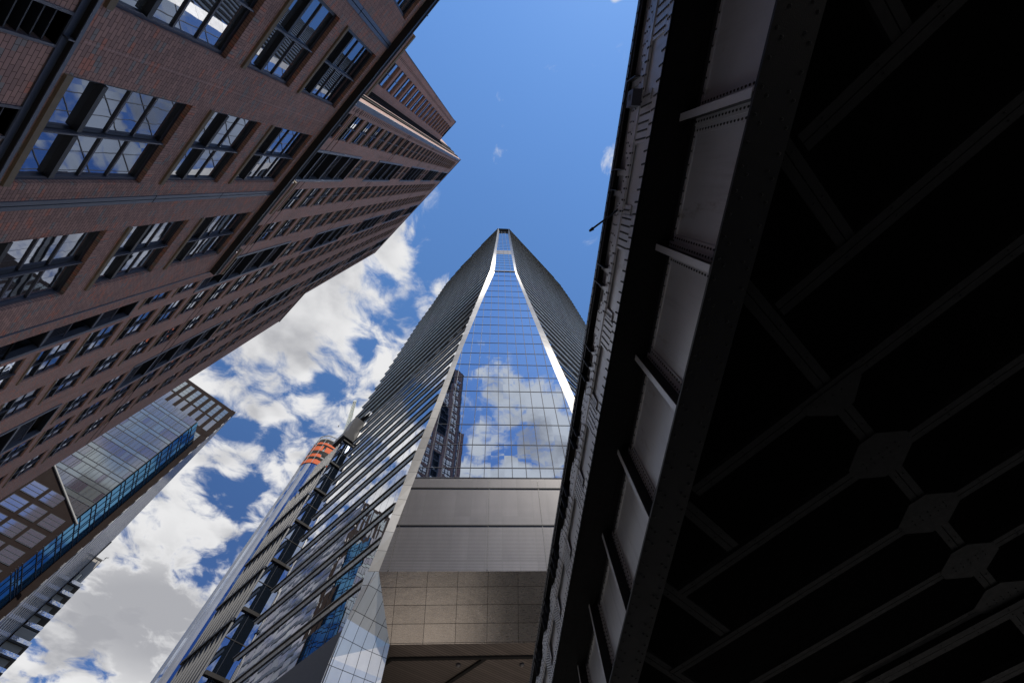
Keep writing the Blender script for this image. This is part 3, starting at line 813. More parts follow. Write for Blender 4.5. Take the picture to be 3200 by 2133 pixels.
# body behind: lower left facade base, far ends, roof
b.poly([LP(38, 0, -1.5), LP(62.6, 0, -1.5), LP(62.6, 0, 24.2), LP(36.2, 0, 24.2)], 'annex_dark')
b.poly([LP(62.6, 0, -1.5), LP(62.6, -16, -1.5), LP(62.6, -16, 92.5), LP(62.6, 0, 92.5)], 'soffit_black')
b.poly([LP(62.6, 0, 92.5), LP(74.6, 0, 92.5), LP(74.6, -16, 92.5), LP(62.6, -16, 92.5)], 'soffit_black')
fl = [(z, tab(L_far, z)) for z in (92.5, 115, 140, 166, 183, 215, 228, 239)]
for (za, ua), (zb, ub) in zip(fl, fl[1:]): b.poly([LP(ua, 0, za), LP(ua, -16, za), LP(ub, -16, zb), LP(ub, 0, zb)], 'soffit_black')
fl = [(z, tab(R_far, z)) for z in (-1.5, 100, 170, 213, 236, 239.5)]
for (za, ua), (zb, ub) in zip(fl, fl[1:]): b.poly([RP(ua, 0, za), RP(ua, -16, za), RP(ub, -16, zb), RP(ub, 0, zb)], 'soffit_black')
b.poly([LP(tab(L_u, 239), 0, 239), LP(57, 0, 214), (0, 70, Z(214)), RP(67, 0, 235), RP(tab(R_u, 239), 0, 239)], 'soffit_black')
b.build('core', GS)
b = MB()
for i in range(1): b.box(Frame(134.5, -17.3), 63.4, 66.6, -5.5, -.6, Z(78.5), Z(92.4), 'annex_dark')
b.build('cantilever_pier', GS)

# ------------------------------------------------------------------ dark ribbed wing
FA = Frame(44.5, 66)
AX = thing('office_wing', 'dark ribbed wing with a tall glazed stair bay, between curved tower and skyscraper', 'building', tuple(FA.pt(17, 0, 0)))
b = MB()
b.poly([FA.pt(15.6, -.25, 0), FA.pt(18.5, -.25, 0), FA.pt(18.5, -.25, 82.6), FA.pt(15.6, -.25, 82.6)], 'annex_glass'); b.build('stair_glass', AX)
for k in range(10):
    z = 82.2-8.05*k
    b = MB(); b.box(FA, 15.62, 18.4, -.24, .06, z-.45, z, 'soffit_black'); b.build('floor_beam', AX)
b = MB()
for k in range(10):
    z = 82.2-8.05*k
    b.box(FA, 15.6, 18.4, -.24, -.19, z-4.1, z-3.98, 'annex_dark')
b.box(FA, 16.95, 17.0, -.24, -.18, 0, 82.2, 'annex_dark')
b.build('glazing_bars', AX)
b = MB()
for j in range(7): b.box(FA, 18.4+j*.45, 18.72+j*.45, -.2, .1+.02*j, 0, 84.5, 'annex_dark')
b.box(FA, 18.4, 21.6, -1.0, -.2, 0, 84.0, 'soffit_black'); b.build('corner_mullions', AX)
b = MB(); b.box(FA, 15.4, 18.9, -3.0, .1, 84.6, 91.5, 'annex_dark'); b.box(FA, 14.9, 19.2, -4, .4, 82.6, 84.6, 'annex_dark'); b.build('roof_pier', AX)
FAP = Frame(134.5, -15.55)
for k in range(9):
    z1 = 80-8.05*k; z0 = z1-8.05
    far = min(79.3, 66.2+ (82-z0)*.9)
    b = MB(); pr = .5
    nr = 10
    b.poly([FAP.pt(66.0, pr*.4, z0), FAP.pt(far, pr*.4, z0), FAP.pt(far-.4, 0, z1), FAP.pt(66.0, 0, z1)], 'annex_dark')
    b.poly([FAP.pt(66.0, pr, z0), FAP.pt(far+.3, pr, z0), FAP.pt(far+.3, -.2, z0), FAP.pt(66, -.2, z0)], 'soffit_black')
    b.poly([FAP.pt(66.0, pr, z0), FAP.pt(far+.3, pr, z0), FAP.pt(far+.3, pr, z0+.5), FAP.pt(66, pr, z0+.5)], 'frame_dark')
    for j in range(nr):
        u = 66.2+(far-66.4)*j/(nr-1)
        b.box(FAP, u-.11, u+.07, .0, .26, z0+.5, z1, 'annex_rib')
    b.build('ribbed_storey', AX)
b = MB(); b.poly([FAP.pt(79.3, 0, 0), FAP.pt(79.3, -6, 0), FAP.pt(79.3, -6, 70), FAP.pt(79.3, 0, 70)], 'annex_dark'); b.poly([FAP.pt(66, 0, 0), FAP.pt(79.3, 0, 0), FAP.pt(79.3, 0, 8), FAP.pt(66, 0, 8)], 'annex_dark'); b.build('end_wall', AX)

# ------------------------------------------------------------------ curved tower under construction
def az_pt(az, d, z): return Vector((d*math.cos(R(az)), d*math.sin(R(az)), z))
CTc = az_pt(121.6, 214, 0)
CT = thing('curved_tower', 'slim round-cornered glass tower under construction with orange safety netting at its open top', 'skyscraper', tuple(CTc))
def ring(hw, rad, z, n=8, rot=124.0):
    pts = []
    a0 = R(rot)
    for cx, cy, s in ((1, 1, 0), (-1, 1, 90), (-1, -1, 180), (1, -1, 270)):
        for k in range(n+1):
            t = R(s+90*k/n); x = cx*(hw-rad)+rad*math.cos(t); y = cy*(hw-rad)+rad*math.sin(t)
            pts.append(CTc+Vector((x*math.cos(a0)-y*math.sin(a0), x*math.sin(a0)+y*math.cos(a0), z)))
    return pts
def skirt(b, hw, rad, z0, z1, mat, n=8):
    A, B_ = ring(hw, rad, z0, n), ring(hw, rad, z1, n); N = len(A); acc = 0
    for k in range(N):
        j = (k+1) % N; L = (A[k]-A[j]).length
        b.poly([A[k], A[j], B_[j], B_[k]], mat(k) if callable(mat) else mat, [(acc, z0), (acc+L, z0), (acc+L, z1), (acc, z1)]); acc += L
def slab(b, hw, rad, z0, z1, mat):
    skirt(b, hw, rad, z0, z1, mat)
    b.poly(ring(hw, rad, z0)[::-1], mat); b.poly(ring(hw, rad, z1), mat)
def ct_mat(k):
    # vertical strips around the plan: silver shaft, blue shaft, silver again
    return {14: 'slim_silver', 15: 'slim_silver', 16: 'slim_silver'}.get(k, None)
CTH = 208
b = MB()
def cm(k):
    return 'slim_blue' if k in (15, 16) else ('slim_glass' if k in (12, 17, 20, 24, 30) else 'slim_silver')
skirt(b, 13.2, 7.5, 0, CTH, cm); b.poly(ring(13.2, 7.5, CTH), 'slab_concrete')
b.build('glass_shaft', CT)
for i in range(4):
    z = CTH+.2+i*6.2
    b = MB(); slab(b, 13.3, 7.5, z, z+.9, 'slab_concrete'); b.build('floor_slab', CT)
    b = MB()
    for p in ring(11.6, 6.5, z)[::2]: b.bar(p, p+Vector((0, 0, 6.2)), .7, .7, 'slab_concrete')
    b.build('column', CT)
    if i in (0, 1, 2, 3):
        b = MB(); A_ = ring(13.5, 7.6, 0); rn = random.Random(i+4)
        hh = (3.4, 2.4, 4.2, 1.8)[i]; cur = hh
        for k in range(len(A_)):
            j = (k+1) % len(A_)
            if rn.random() < .16 and i != 0: continue
            nx = hh*rn.uniform(.75, 1.2); zo = Vector((0, 0, z-.3*rn.random()))
            b.poly([A_[k]+zo, A_[j]+zo, A_[j]+Vector((0, 0, z+nx)), A_[k]+Vector((0, 0, z+cur))], 'net_orange'); cur = nx
        b.build('safety_net', CT)
        b = MB()
        for k in range(0, len(A_), 3): b.bar(A_[k]*1.0+Vector((0, 0, z)), A_[k]+Vector((0, 0, z+6.0)), .28, .28, 'slab_concrete')
        stuff(b.build('net_post', CT))
b = MB(); slab(b, 13.0, 7.5, CTH+24.9, CTH+25.8, 'slab_concrete'); b.build('floor_slab', CT)
b = MB()
ra = ring(12.9, 7.5, CTH+29)
for k in range(len(ra)): b.bar(ra[k], ra[(k+1) % len(ra)], .5, .5, 'slab_concrete')
for p in ra[::2]: b.bar(p-Vector((0, 0, 3.4)), p, .3, .3, 'slab_concrete')
b.build('formwork_rail', CT)

# ------------------------------------------------------------------ crane
CRb = az_pt(120.9, 232, 0)
CR = thing('tower_crane', 'pale luffing tower crane boom rising beside the skyscraper', 'crane', tuple(CRb))
def lattice(b, a, c, w0, w1, n, mat, th=.22):
    a = Vector(a); c = Vector(c); d = (c-a).normalized(); x = d.cross(Vector((0, 0, 1)));
    if x.length < 1e-3: x = Vector((1, 0, 0))
    x.normalize(); y = x.cross(d); pr = None
    for i in range(n+1):
        p = a+(c-a)*i/n; w = w0+(w1-w0)*i/n
        q4 = [p+x*w/2*s+y*w/2*t for s, t in ((-1, -1), (1, -1), (1, 1), (-1, 1))]
        if pr:
            for k in range(4):
                b.bar(pr[k], q4[k], th, th, mat); b.bar(pr[k], q4[(k+1) % 4], th*.7, th*.7, mat)
        for k in range(4): b.bar(q4[k], q4[(k+1) % 4], th*.7, th*.7, mat)
        pr = q4
foot = az_pt(121.1, 232, 232*1.175+CAMZ); knee = az_pt(121.5, 230, 230*1.285); tip = az_pt(123.35, 222, 222*1.412)
b = MB(); lattice(b, CRb, foot, 2.2, 2.2, 40, 'crane_yellow', .25); b.build('mast', CR)
b = MB(); lattice(b, foot, tip, 2.6, 1.6, 16, 'crane_yellow', .38); jb = b.build('boom', CR)
b = MB(); b.tube([foot+Vector((2, 0, 12)), tip], .07, 'frame_dark', 5); b.build('stay_cable', CR)
hk = az_pt(123.42, 222, 222*1.245)
b = MB(); b.tube([tip, hk], .06, 'frame_dark', 5); b.tube([hk, hk-Vector((0, 0, 1.4))], [.35, .5], 'frame_dark', 8); b.build('hook_line', CR)
b = MB(); b.box(W0, tip.x-1, tip.x+1.2, tip.y-.8, tip.y+.8, tip.z-1, tip.z+1.6, 'crane_yellow'); b.build('boom_head', CR)

# ------------------------------------------------------------------ mixed-facade tower at left
FG = Frame(45.3, 101); FN = Frame(45.3, 108)
MT = thing('mixed_facade_tower', 'brown panelled tower with a folded pale glass bay and a blue glazed edge', 'skyscraper', tuple(FG.pt(-15, 0, 0)))
GT, GU = 96.2, -11.2
def diag(u): return 69.5+(u+22.4)*(-7.6/12.45)
b = MB()
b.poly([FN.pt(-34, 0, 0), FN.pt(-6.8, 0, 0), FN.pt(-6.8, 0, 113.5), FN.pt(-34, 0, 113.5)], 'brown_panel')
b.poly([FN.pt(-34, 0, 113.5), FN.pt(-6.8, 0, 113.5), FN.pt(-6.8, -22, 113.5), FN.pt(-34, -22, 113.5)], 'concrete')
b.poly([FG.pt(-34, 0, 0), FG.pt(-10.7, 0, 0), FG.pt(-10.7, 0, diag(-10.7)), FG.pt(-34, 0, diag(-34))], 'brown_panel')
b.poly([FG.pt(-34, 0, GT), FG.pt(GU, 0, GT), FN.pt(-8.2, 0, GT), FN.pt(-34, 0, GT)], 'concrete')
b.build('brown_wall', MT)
# pale glass bay: storeys of panes in three tints, transparent-looking spandrels and dark bars
b = MB(); bars = MB()
FH = 3.38
st = []
z = GT
while z > 55: st.append((z-FH, z)); z -= FH
rnd = random.Random(3)
for (za, zb) in st:
    u = -34.0
    sp = za+1.05
    tint = None; left = 0
    while u < GU-.01:
        w = .92; u1 = min(u+w, GU)
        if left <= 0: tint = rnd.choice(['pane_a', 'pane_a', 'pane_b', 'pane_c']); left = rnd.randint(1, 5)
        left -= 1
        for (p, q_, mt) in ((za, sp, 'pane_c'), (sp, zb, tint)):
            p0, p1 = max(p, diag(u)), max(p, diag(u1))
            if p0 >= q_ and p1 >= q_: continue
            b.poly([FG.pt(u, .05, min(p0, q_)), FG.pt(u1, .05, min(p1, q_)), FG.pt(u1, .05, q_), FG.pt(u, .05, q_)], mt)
        if zb > diag(u)+.3: bars.box(FG, u-.03, u+.03, .04, .13, max(sp, diag(u)), zb, 'joint_dark')
        u = u1
    for zz in (za, sp):
        for i in range(24):
            ua = -34+i*(34+GU)/24; ub = ua+(34+GU)/24
            if zz > diag(ua): bars.box(FG, ua, ub, .04, .12, zz-.05, zz+.05, 'joint_dark')
for i in range(9):
    u = -34+i*2.85
    bars.box(FG, u-.06, u+.06, .04, .16, diag(u), GT, 'joint_dark')
b.build('glass_bay', MT); stuff(bars.build('glazing_bar', MT))
b = MB(); b.bar(FG.pt(-34, .1, diag(-34)), FG.pt(-10.2, .1, diag(-10.2)), .5, .2, 'slab_concrete'); b.build('bay_edge', MT)
b = MB(); bars = MB()
A0, B0 = FG.pt(GU+.3, .05, 0), FN.pt(-8.2, .02, 0)
ed = (B0-A0)
class EF:
    def pt(s, u, o, z): return A0+ed*u+Vector((ed.y, -ed.x, 0)).normalized()*o+Vector((0, 0, z))
ef = EF()
b.poly([ef.pt(0, 0, 0), ef.pt(1, 0, 0), ef.pt(1, 0, GT-.6), ef.pt(0, 0, GT)], 'bay_blue')
for (za, zb) in st+[(55-FH*(i+1), 55-FH*i) for i in range(14)]:
    for zz in (za, za+1.05): bars.box(ef, 0, 1, -.05, .08, zz-.07, zz+.07, 'joint_dark')
    for u in (.2, .42, .5, .8): bars.box(ef, u-.006, u+.006, -.05, .07, za, zb, 'joint_dark')
b.build('blue_glazing', MT); stuff(bars.build('glazing_bar', MT))
# windows of the brown wall: six tall lights near the roof, a few below, and the ranks of the lower part
def brown_win(fr, ua, ub, za, zb, n, mt='pane_lav'):
    w = MB(); w.box(fr, ua-.06, ub+.06, -.02, .06, za-.06, zb+.06, 'joint_dark')
    for i in range(n):
        s0 = za+(zb-za)*i/n; s1 = za+(zb-za)*(i+1)/n
        w.box(fr, ua, ub, .0, .085, s0+.07, s1-.07, mt)
    w.build('window', MT)
for i in range(7):
    u = -23.4+2.3*i
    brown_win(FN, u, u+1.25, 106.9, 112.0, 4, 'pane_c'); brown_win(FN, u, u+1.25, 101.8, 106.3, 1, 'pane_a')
for zb in (99.6,): brown_win(FN, -10.6, -8.6, zb-2.6, zb, 3, 'pane_c')
for i in range(16):
    za = 62.6-3.45*i
    for j in range(6):
        ub = -12.0-3.3*j
        if za+2.5 > diag(ub-2.6)-.3: continue
        if za < 5: continue
        brown_win(FG, ub-2.6, ub, za, za+2.45, 3)
FR_ = Frame(135.3, 6.76)
b = MB()
for k in range(33):
    za = 2+3.4*k
    for i in range(26):
        ua = 108+3*i; odd = (i*7+k*3) % 5
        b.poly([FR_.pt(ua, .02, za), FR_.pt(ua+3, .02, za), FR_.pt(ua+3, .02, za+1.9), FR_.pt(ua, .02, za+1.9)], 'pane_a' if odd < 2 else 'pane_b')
    b.box(FR_, 107.9, 186, -.1, .03, za+1.9, za+2.3, 'soffit_black'); b.box(FR_, 107.9, 186, -.1, .05, za+2.3, za+3.4, 'annex_rib')
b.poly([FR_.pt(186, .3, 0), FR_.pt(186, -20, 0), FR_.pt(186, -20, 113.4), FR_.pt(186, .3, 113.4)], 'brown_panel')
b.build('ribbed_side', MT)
b = MB(); b.box(FN, -9.9, -6.75, -.3, .12, 0, 113.6, 'brown_panel', ) if False else None
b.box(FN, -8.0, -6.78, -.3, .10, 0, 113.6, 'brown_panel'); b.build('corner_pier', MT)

# ------------------------------------------------------------------ balcony apartment building
FY = Frame(45.3, 190)
BB = thing('balcony_building', 'cream apartment building with dark stacked balconies beyond the ribbed facade', 'building', tuple(FY.pt(-12, 0, 0)))
b = MB(); b.box(FY, -26, -4.3, -22, 0, 0, 109, 'cream_wall'); b.build('wall', BB)
b = MB(); b.box(FY, -26, -4.2, -22.2, .15, 109, 109.5, 'balcony_dark'); b.build('coping', BB)
b = MB(); b.box(FY, -7.4, -5.2, -.05, .05, 99.9, 103.2, 'joint_dark')
for i in range(3): b.box(FY, -7.3+.7*i, -6.75+.7*i, .05, .09, 100.0, 103.1, 'pane_c')
b.build('window', BB)
for i in range(5):
    z = 99.2-3.4*i; e = .25*i
    b = MB(); b.box(FY, -9, -2.9+e, -3.5, .6, z, z+.45, 'balcony_dark'); s = b.build('balcony', BB)
    b = MB(); b.box(FY, -7.5, -3.0+e, .5, .56, z+.45, z+1.5, 'window_glass_far'); b.box(FY, -3.0+e, -2.94+e, -3.4, .56, z+.45, z+1.5, 'window_glass_far'); b.build('railing', s)
b = MB(); b.box(FY, -10, -1.9, -18, 1.4, 60, 85.0, 'cream_wall'); b.build('lower_wall', BB)
for i in range(6):
    z = 81.0-3.4*i; b = MB(); b.box(FY, -8, -1.0+.1*i, -4, 2.0, z, z+.5, 'balcony_dark'); s = b.build('balcony', BB)
    b = MB(); b.box(FY, -8, -1.1+.1*i, 1.9, 1.96, z+.5, z+1.5, 'window_glass_far'); b.build('railing', s)
b = MB(); q0 = FY.pt(-4.0, -.3, 109.5); b.tube([q0, q0+Vector((0, 0, 1.6))], .08, 'frame_dark', 6); b.bar(q0+Vector((-.5, 0, 1.2)), q0+Vector((.7, .2, 1.5)), .12, .12, 'frame_dark'); b.build('aerial', BB)

# ------------------------------------------------------------------ riveted steel viaduct
VI = thing('railway_viaduct', 'black riveted steel railway viaduct passing overhead with plate girders and cross bracing', 'viaduct', (4, 5, 0))
Y0, Y1 = -9.0, 34.0
def LN(a, c): return lambda y: a+c*y
fl_l, fl_r = LN(2.344, -.0233), LN(2.789, -.0156)
webx = LN(2.566, -.0195)
fasx = LN(2.01, -.0362)
topx = LN(1.905, -.0455)
V = lambda x, y, h: Vector((x, y, h+CAMZ))
def lbox(b, xa, xb, h0, h1, mat, y0=Y0, y1=Y1):
    """long box between two plan lines"""
    c = []; n = 12
    for i in range(n+1):
        y = y0+(y1-y0)*i/n; c.append([V(xa(y), y, h0), V(xb(y), y, h0), V(xb(y), y, h1), V(xa(y), y, h1)])
    for i in range(n):
        for k in range(4): b.poly([c[i][k], c[i][(k+1) % 4], c[i+1][(k+1) % 4], c[i+1][k]], mat)
    b.poly(c[0], mat); b.poly(c[-1][::-1], mat)
def off(f, d): return lambda y: f(y)+d
HF, HT, HP = 4.20, 5.85, 7.10       # bottom flange, top of lower girder, top of fascia
b = MB(); lbox(b, fl_l, fl_r, HF, HF+.035, 'viaduct_flange_shaded'); b.build('bottom_flange', VI)
b = MB(); lbox(b, off(webx, -.006), off(webx, .006), HF+.035, HT, 'viaduct_plate_lit'); b.build('girder_web', VI)
b = MB(); lbox(b, fl_l, fl_r, HT, HT+.04, 'viaduct_under_shaded'); b.build('top_flange', VI)
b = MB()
lbox(b, off(webx, -.022), off(webx, -.006), HT-.15, HT, 'viaduct_plate_lit'); lbox(b, off(webx, -.13), off(webx, -.006), HT-.016, HT-.001, 'viaduct_under_shaded'); lbox(b, off(webx, -.034), off(webx, -.022), HT-.09, HT-.02, 'viaduct_paint')
lbox(b, off(webx, -.022), off(webx, -.006), HF+.036, HF+.18, 'viaduct_plate_lit'); lbox(b, off(webx, -.13), off(webx, -.022), HF+.036, HF+.05, 'viaduct_plate_lit')
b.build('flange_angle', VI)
st_y = [-4.4, -2.6, -.86, .80, 2.56, 4.41, 6.40, 8.45, 10.55, 12.75, 15.0, 17.3, 19.7, 22.1, 24.6]
for y in st_y:
    b = MB(); xw = webx(y)
    b.box(W0, xw-.215, xw-.006, y-.010, y+.010, HF+.05+CAMZ, HT-.02+CAMZ, 'viaduct_paint')
    b.box(W0, xw-.020, xw-.006, y-.20, y-.012, HF+.19+CAMZ, HT-.16+CAMZ, 'viaduct_plate_lit'); b.box(W0, xw-.020, xw-.006, y+.012, y+.20, HF+.19+CAMZ, HT-.16+CAMZ, 'viaduct_plate_lit')
    b.box(W0, xw-.034, xw-.020, y-.10, y-.012, HF+.05+CAMZ, HT-.02+CAMZ, 'viaduct_plate_lit'); b.box(W0, xw-.034, xw-.020, y+.012, y+.10, HF+.05+CAMZ, HT-.02+CAMZ, 'viaduct_plate_lit')
    b.box(W0, xw-.225, xw-.215, y-.045, y+.045, HF+.05+CAMZ, HT-.02+CAMZ, 'viaduct_plate_lit')
    b.build('web_stiffener', VI)
# upper (fascia) girder
b = MB(); lbox(b, fasx, off(fasx, .014), HT+.02, HP, 'viaduct_plate_lit'); b.build('fascia_plate', VI)
b = MB(); lbox(b, off(fasx, -.02), off(fl_l, .02), HT+.001, HT+.03, 'viaduct_under_shaded'); b.build('fascia_flange', VI)
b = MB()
lbox(b, off(fasx, -.016), fasx, HT+.001, HT+.17, 'viaduct_plate_lit')
lbox(b, off(fasx, -.018), fasx, HT+.60, HT+.72, 'viaduct_plate_lit'); lbox(b, off(fasx, -.030), off(fasx, -.018), HT+.635, HT+.72, 'viaduct_plate_lit')
lbox(b, off(fasx, -.024), fasx, HT+.745, HT+.85, 'viaduct_plate_lit')
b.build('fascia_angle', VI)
b = MB(); lbox(b, topx, off(fasx, .5), HP, HP+.03, 'viaduct_under_shaded'); lbox(b, topx, off(topx, .014), HP-.07, HP-.001, 'viaduct_paint'); lbox(b, off(topx, -.02), topx, HP+.0, HP+.10, 'viaduct_paint'); b.build('top_ledge', VI)
sp_y = [-5.2, -3.5, -2.1, -.84, .66, 2.33, 3.98, 5.72, 7.6, 9.45, 11.2, 13.1, 15.1, 17.2]
for y in sp_y:
    b = MB(); x = fasx(y)
    def fb(y0, y1, h0, h1, t0, t1):
        xa, xb = fasx(y0), fasx(y1)
        pts = [(xa-t1, y0, h0), (xb-t1, y1, h0), (xb-t1, y1, h1), (xa-t1, y0, h1)]; pk = [(xa-t0, y0, h0), (xb-t0, y1, h0), (xb-t0, y1, h1), (xa-t0, y0, h1)]
        Fp = [V(*p) for p in pts]; K = [V(*p) for p in pk]
        b.poly(Fp, 'viaduct_plate_lit')
        for k in range(4): b.poly([Fp[k], Fp[(k+1) % 4], K[(k+1) % 4], K[k]], 'viaduct_plate_lit')
    fb(y-.26, y+.26, HT+.172, HT+.598, 0, .017)
    fb(y-.40, y-.265, HT+.30, HT+.598, 0, .010)
    b.build('splice_plate', VI)
    b = MB(); 
    def fb2(y0, y1, ha, hb, hc, hd): 
        Fp = [V(fasx(y0)-.02, y0, ha), V(fasx(y1)-.02, y1, hb), V(fasx(y1)-.02, y1, hc), V(fasx(y0)-.02, y0, hd)]; K = [p+Vector((.02, 0, 0)) for p in Fp]
        b.poly(Fp, 'viaduct_plate_lit')
        for k in range(4): b.poly([Fp[k], Fp[(k+1) % 4], K[(k+1) % 4], K[k]], 'viaduct_plate_lit')
    fb2(y-.42, y+.42, HT+.852, HT+.852, HT+.94, HT+.94); fb2(y-.24, y+.24, HT+.94, HT+.94, HT+1.02, HT+1.02)
    b.build('gusset', VI)
for y in [Y0+1+.31*i for i in range(75)]:
    if min(abs(y-s) for s in sp_y) < .45: continue
    b = MB(); xx = fasx(y)
    b.box(W0, xx-.10, xx, y-.006, y+.006, HT+.852+CAMZ, HP-.005+CAMZ, 'viaduct_paint'); b.box(W0, xx-.018, xx, y+.006, y+.09, HT+.852+CAMZ, HP-.02+CAMZ, 'viaduct_plate_lit')
    b.build('ledge_bracket', VI)
# rivets, coloured dark for their shaded undersides
rv = MB(); rv.smooth = True
def lean(ob):
    for v in ob.data.vertices:
        p = v.co+ob.matrix_basis.translation+Vector((VI.location.x, VI.location.y, 0)); h = p.z-CAMZ
        if h > HT+.02 and p.x < fasx(p.y)+.03 and h < HP-.001: v.co.x += (h-HT)/(HP-HT)*(topx(p.y)+.075-fasx(p.y))
for ob in list(VI.children):
    if ob.name.split('.')[0] in ('fascia_plate', 'fascia_angle', 'splice_plate', 'gusset', 'ledge_bracket'): lean(ob)
def lx(x, y, h):
    return x+(h-HT)/(HP-HT)*(topx(y)+.075-fasx(y)) if (HT+.02 < h < HP and x < fasx(y)+.03) and abs(x-topx(y)) > .012 else x
def rw(x, y, h, r, n=(-1, -.03, 0), mt='viaduct_paint'): rv.dome(V(lx(x, y, h), y, h), n, r, mt)
y = -3.6
i = 0
while y < 15:
    for (t, dy) in ((.12, 0), (.27, .07), (.73, .03), (.88, .10)):
        if (i % 3 != 2) or t in (.12, .88): rw(fl_l(y+dy)+(fl_r(y)-fl_l(y))*t, y+dy, HF, .019, (0, 0, -1), 'viaduct_flange_shaded')
    y += .225; i += 1
y = -3.6
while y < 15:
    d = min(abs(y-s) for s in sp_y)
    for k in range(3): rw(fasx(y)-.016, y+k*.004, HT+.035+.05*k, .0165)
    if d > .28:
        rw(fasx(y)-.03, y, HT+.66, .0165); rw(fasx(y)-.03, y, HT+.70, .0165); rw(fasx(y)-.018, y, HT+.615, .0165)
    rw(fasx(y)-.024, y+.06, HT+.80, .0165)
    rw(topx(y), y, HP-.035, .016, mt='viaduct_paint'); rw(topx(y)-.02, y+.08, HP+.05, .02)
    for t in (.05, .16, .27): rw(fasx(y)+t, y, HT+.001, .014, (0, 0, -1), 'viaduct_under_shaded')
    for t in (.03, .2, .36): rw(fl_l(y)+t, y+.05, HT, .014, (0, 0, -1), 'viaduct_under_shaded')
    rw(webx(y)-.022, y, HT-.12, .0145); rw(webx(y)-.034, y+.05, HT-.055, .0145)
    y += .165
for s in sp_y:
    if not -4 < s < 14: continue
    for a in range(5):
        yy = s-.21+.105*a
        for k in range(8): rw(fasx(yy)-.017, yy, HT+.20+.052*k, .0165)
    for k in range(5): rw(fasx(s)-.010, s-.33, HT+.32+.055*k, .0165)
    for a in range(6):
        for k in range(2):
            yy = s-.36+.144*a
            if k == 0 or abs(yy-s) < .22: rw(fasx(yy)-.02, yy, HT+.89+.075*k, .0155)
for s in st_y:
    if not -4 < s < 14: continue
    h = HF+.10
    while h < HT-.06:
        for dy in (-.055, .055): rw(webx(s)-.034, s+dy, h, .0165)
        for dy in (-.155, .155): rw(webx(s)-.020, s+dy, h+.02, .0165)
        h += .072
    h = HF+.2
    while h < HT-.1:
        rw(webx(s)-.13, s-.010, h, .016, (0, -1, 0)); rw(webx(s)-.13, s+.010, h, .016, (0, 1, 0)); h += .2
stuff(rv.build('rivet', VI))
# deck, floor beams and lower lateral bracing
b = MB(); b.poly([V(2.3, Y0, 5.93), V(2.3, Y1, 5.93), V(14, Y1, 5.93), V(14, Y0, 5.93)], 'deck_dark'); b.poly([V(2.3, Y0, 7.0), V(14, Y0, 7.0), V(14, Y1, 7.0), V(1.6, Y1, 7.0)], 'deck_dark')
b.poly([V(14, Y0, 3.0), V(14, Y1, 3.0), V(14, Y1, 6.95), V(14, Y0, 6.95)], 'deck_dark'); b.poly([V(2.6, Y0, 4.3), V(14, Y0, 4.3), V(14, Y0, 6.95), V(2.6, Y0, 6.95)], 'deck_dark')  # added sheets closing far side and near end to block light
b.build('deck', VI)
HB = 4.30
UL = Vector((math.cos(R(-49.8)), math.sin(R(-49.8)), 0)); US = Vector((math.cos(R(41.7)), math.sin(R(41.7)), 0))
def brace(a, c, w=.205, mat='viaduct_under_shaded', h=HB):
    b = MB(); a = Vector((a[0], a[1], h+CAMZ)); c = Vector((c[0], c[1], h+CAMZ)); d = (c-a).normalized(); x = Vector((-d.y, d.x, 0))
    for s in (-1, 1):
        p, q_ = a+x*s*(w/4+.003), c+x*s*(w/4+.003)
        b.bar(p, q_, w/2-.006, .012, mat); b.bar(p+x*s*.0-Vector((0, 0, -.05)), q_+Vector((0, 0, .05)), .012, .10, mat)
    y_ = 0; L = (c-a).length; t = .25
    while t < L-.2:
        for s in (-1, 1): b.dome(a+d*t+x*s*w/4-Vector((0, 0, .006)), (0, 0, -1), .012, mat, 6)
        t += .6
    b.build('brace', VI)
longs = [((3.02, -.46), 4.6), ((3.28, 1.25), 6.8), ((2.85, 3.93), 8.4), ((3.07, 5.98), 9.5), ((3.32, 8.03), 10.5), ((3.6, 9.9), 10.5), ((3.0, 12.7), 12)]
for (x, y), L in longs: brace((x, y), (x+UL.x*L, y+UL.y*L))
for x, y, L in ((2.72, -.51, 1.55), (2.70, .92, 2.0), (2.75, 4.18, 1.24), (2.70, 5.79, 1.78), (2.7, 7.5, 2.0), (2.65, -2.3, 1.5)): brace((x, y), (x+US.x*L, y+US.y*L), h=HB+.013)
brace((4.20, 2.255), (9.6, 2.255+5.4*math.tan(R(41.7))), h=HB+.013)
brace((7.08, 8.43), (7.08+UL.x*6, 8.43+UL.y*6), .34, 'viaduct_under_shaded', HB-.05); brace((9.0, 8.9), (9+UL.x*5, 8.9+UL.y*5), .34, 'viaduct_under_shaded', HB-.05)
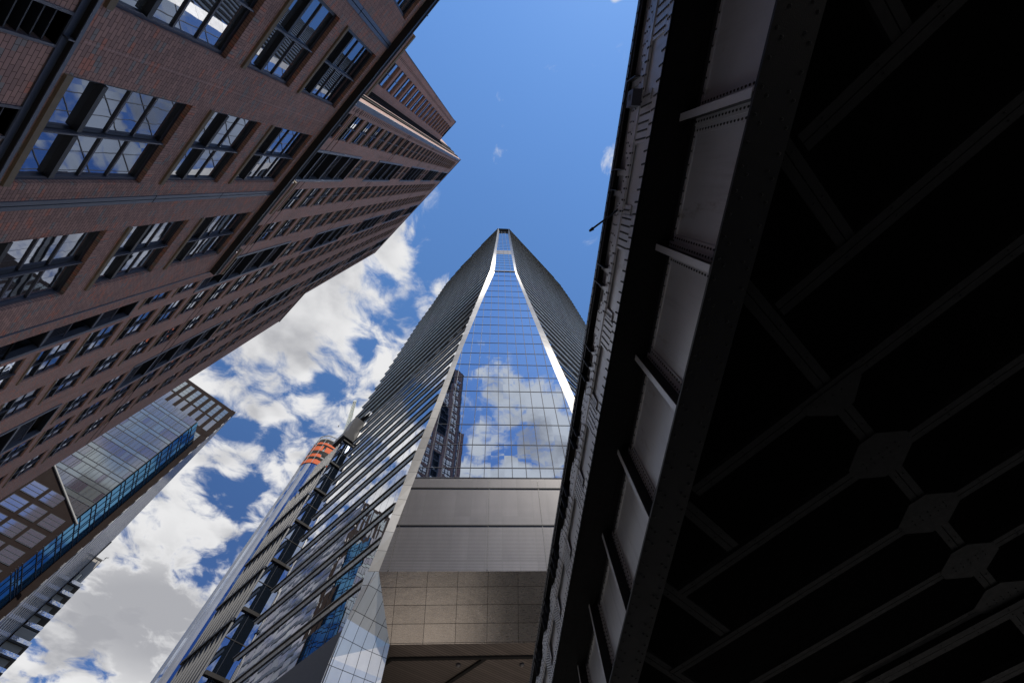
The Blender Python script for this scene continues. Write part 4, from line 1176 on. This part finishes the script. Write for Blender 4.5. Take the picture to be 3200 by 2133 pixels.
for (x, y, half) in ((4.27, 2.32, True), (5.3, 3.27, False), (6.45, 4.30, False), (7.55, 5.27, False), (8.54, 6.11, False)):
    b = MB(); c = Vector((x, y, HB-.012+CAMZ))
    oc = [(.38, .09), (.11, .34), (-.11, .34), (-.38, .09), (-.38, -.09), (-.11, -.34), (.11, -.34), (.38, -.09)]
    if half: oc = [(.34, .06), (.12, .30), (-.12, .30), (-.34, .06), (-.34, -.06), (.34, -.06)]
    lo_ = [c+UL*a*1.15+US*e*1.15 for a, e in oc]; hi_ = [p+Vector((0, 0, .010)) for p in lo_]
    b.poly(lo_, 'viaduct_under_shaded'); b.poly(hi_[::-1], 'viaduct_under_shaded')
    for k in range(len(oc)): b.poly([lo_[k], lo_[(k+1) % len(oc)], hi_[(k+1) % len(oc)], hi_[k]], 'viaduct_under_shaded')
    for a in range(-2, 3):
        for e in (-1, 1): b.dome(c+UL*a*.12+US*e*.05, (0, 0, -1), .011, 'viaduct_under_shaded', 6)
    b.build('bracing_gusset', VI)
# little marked box and the rod poking out over the street
b = MB(); b.box(W0, 1.955-.07, 2.02, -1.29, -1.08, 6.48+CAMZ, 6.72+CAMZ, 'frame_mid'); bx = b.build('junction_box', VI)
b = MB()
for (y_, h_, dy, dh) in ((-1.235, 6.60, .07, .012), (-1.235, 6.64, .07, .012), (-1.235, 6.56, .07, .012), (-1.17, 6.56, .012, .092)): b.box(W0, 1.955-.073, 1.955-.0705, y_, y_+dy, h_+CAMZ, h_+dh+CAMZ, 'mark_dark')
b.build('mark', bx)
b = MB(); b.smooth = True
b.tube([V(1.98, .33, 6.75), V(1.93, .37, 6.70), V(1.86, .42, 6.66), V(1.63, .59, 6.62), V(1.55, .65, 6.60)], .016, 'viaduct_paint', 8); b.tube([V(1.56, .645, 6.60), V(1.50, .69, 6.595)], [.03, .018], 'viaduct_paint', 8); b.build('projecting_rod', VI)
# stone pier and far support so the deck stands on something
b = MB(); b.box(W0, 2.2, 3.0, 26.0, 27.2, 0, HF+CAMZ, 'viaduct_paint'); b.box(W0, 12.9, 13.8, 26, 27.2, 0, HF+CAMZ, 'viaduct_paint'); b.box(W0, 2.3, 3.0, -8.6, -7.6, 0, HF+CAMZ, 'viaduct_paint'); b.build('support_column', VI)
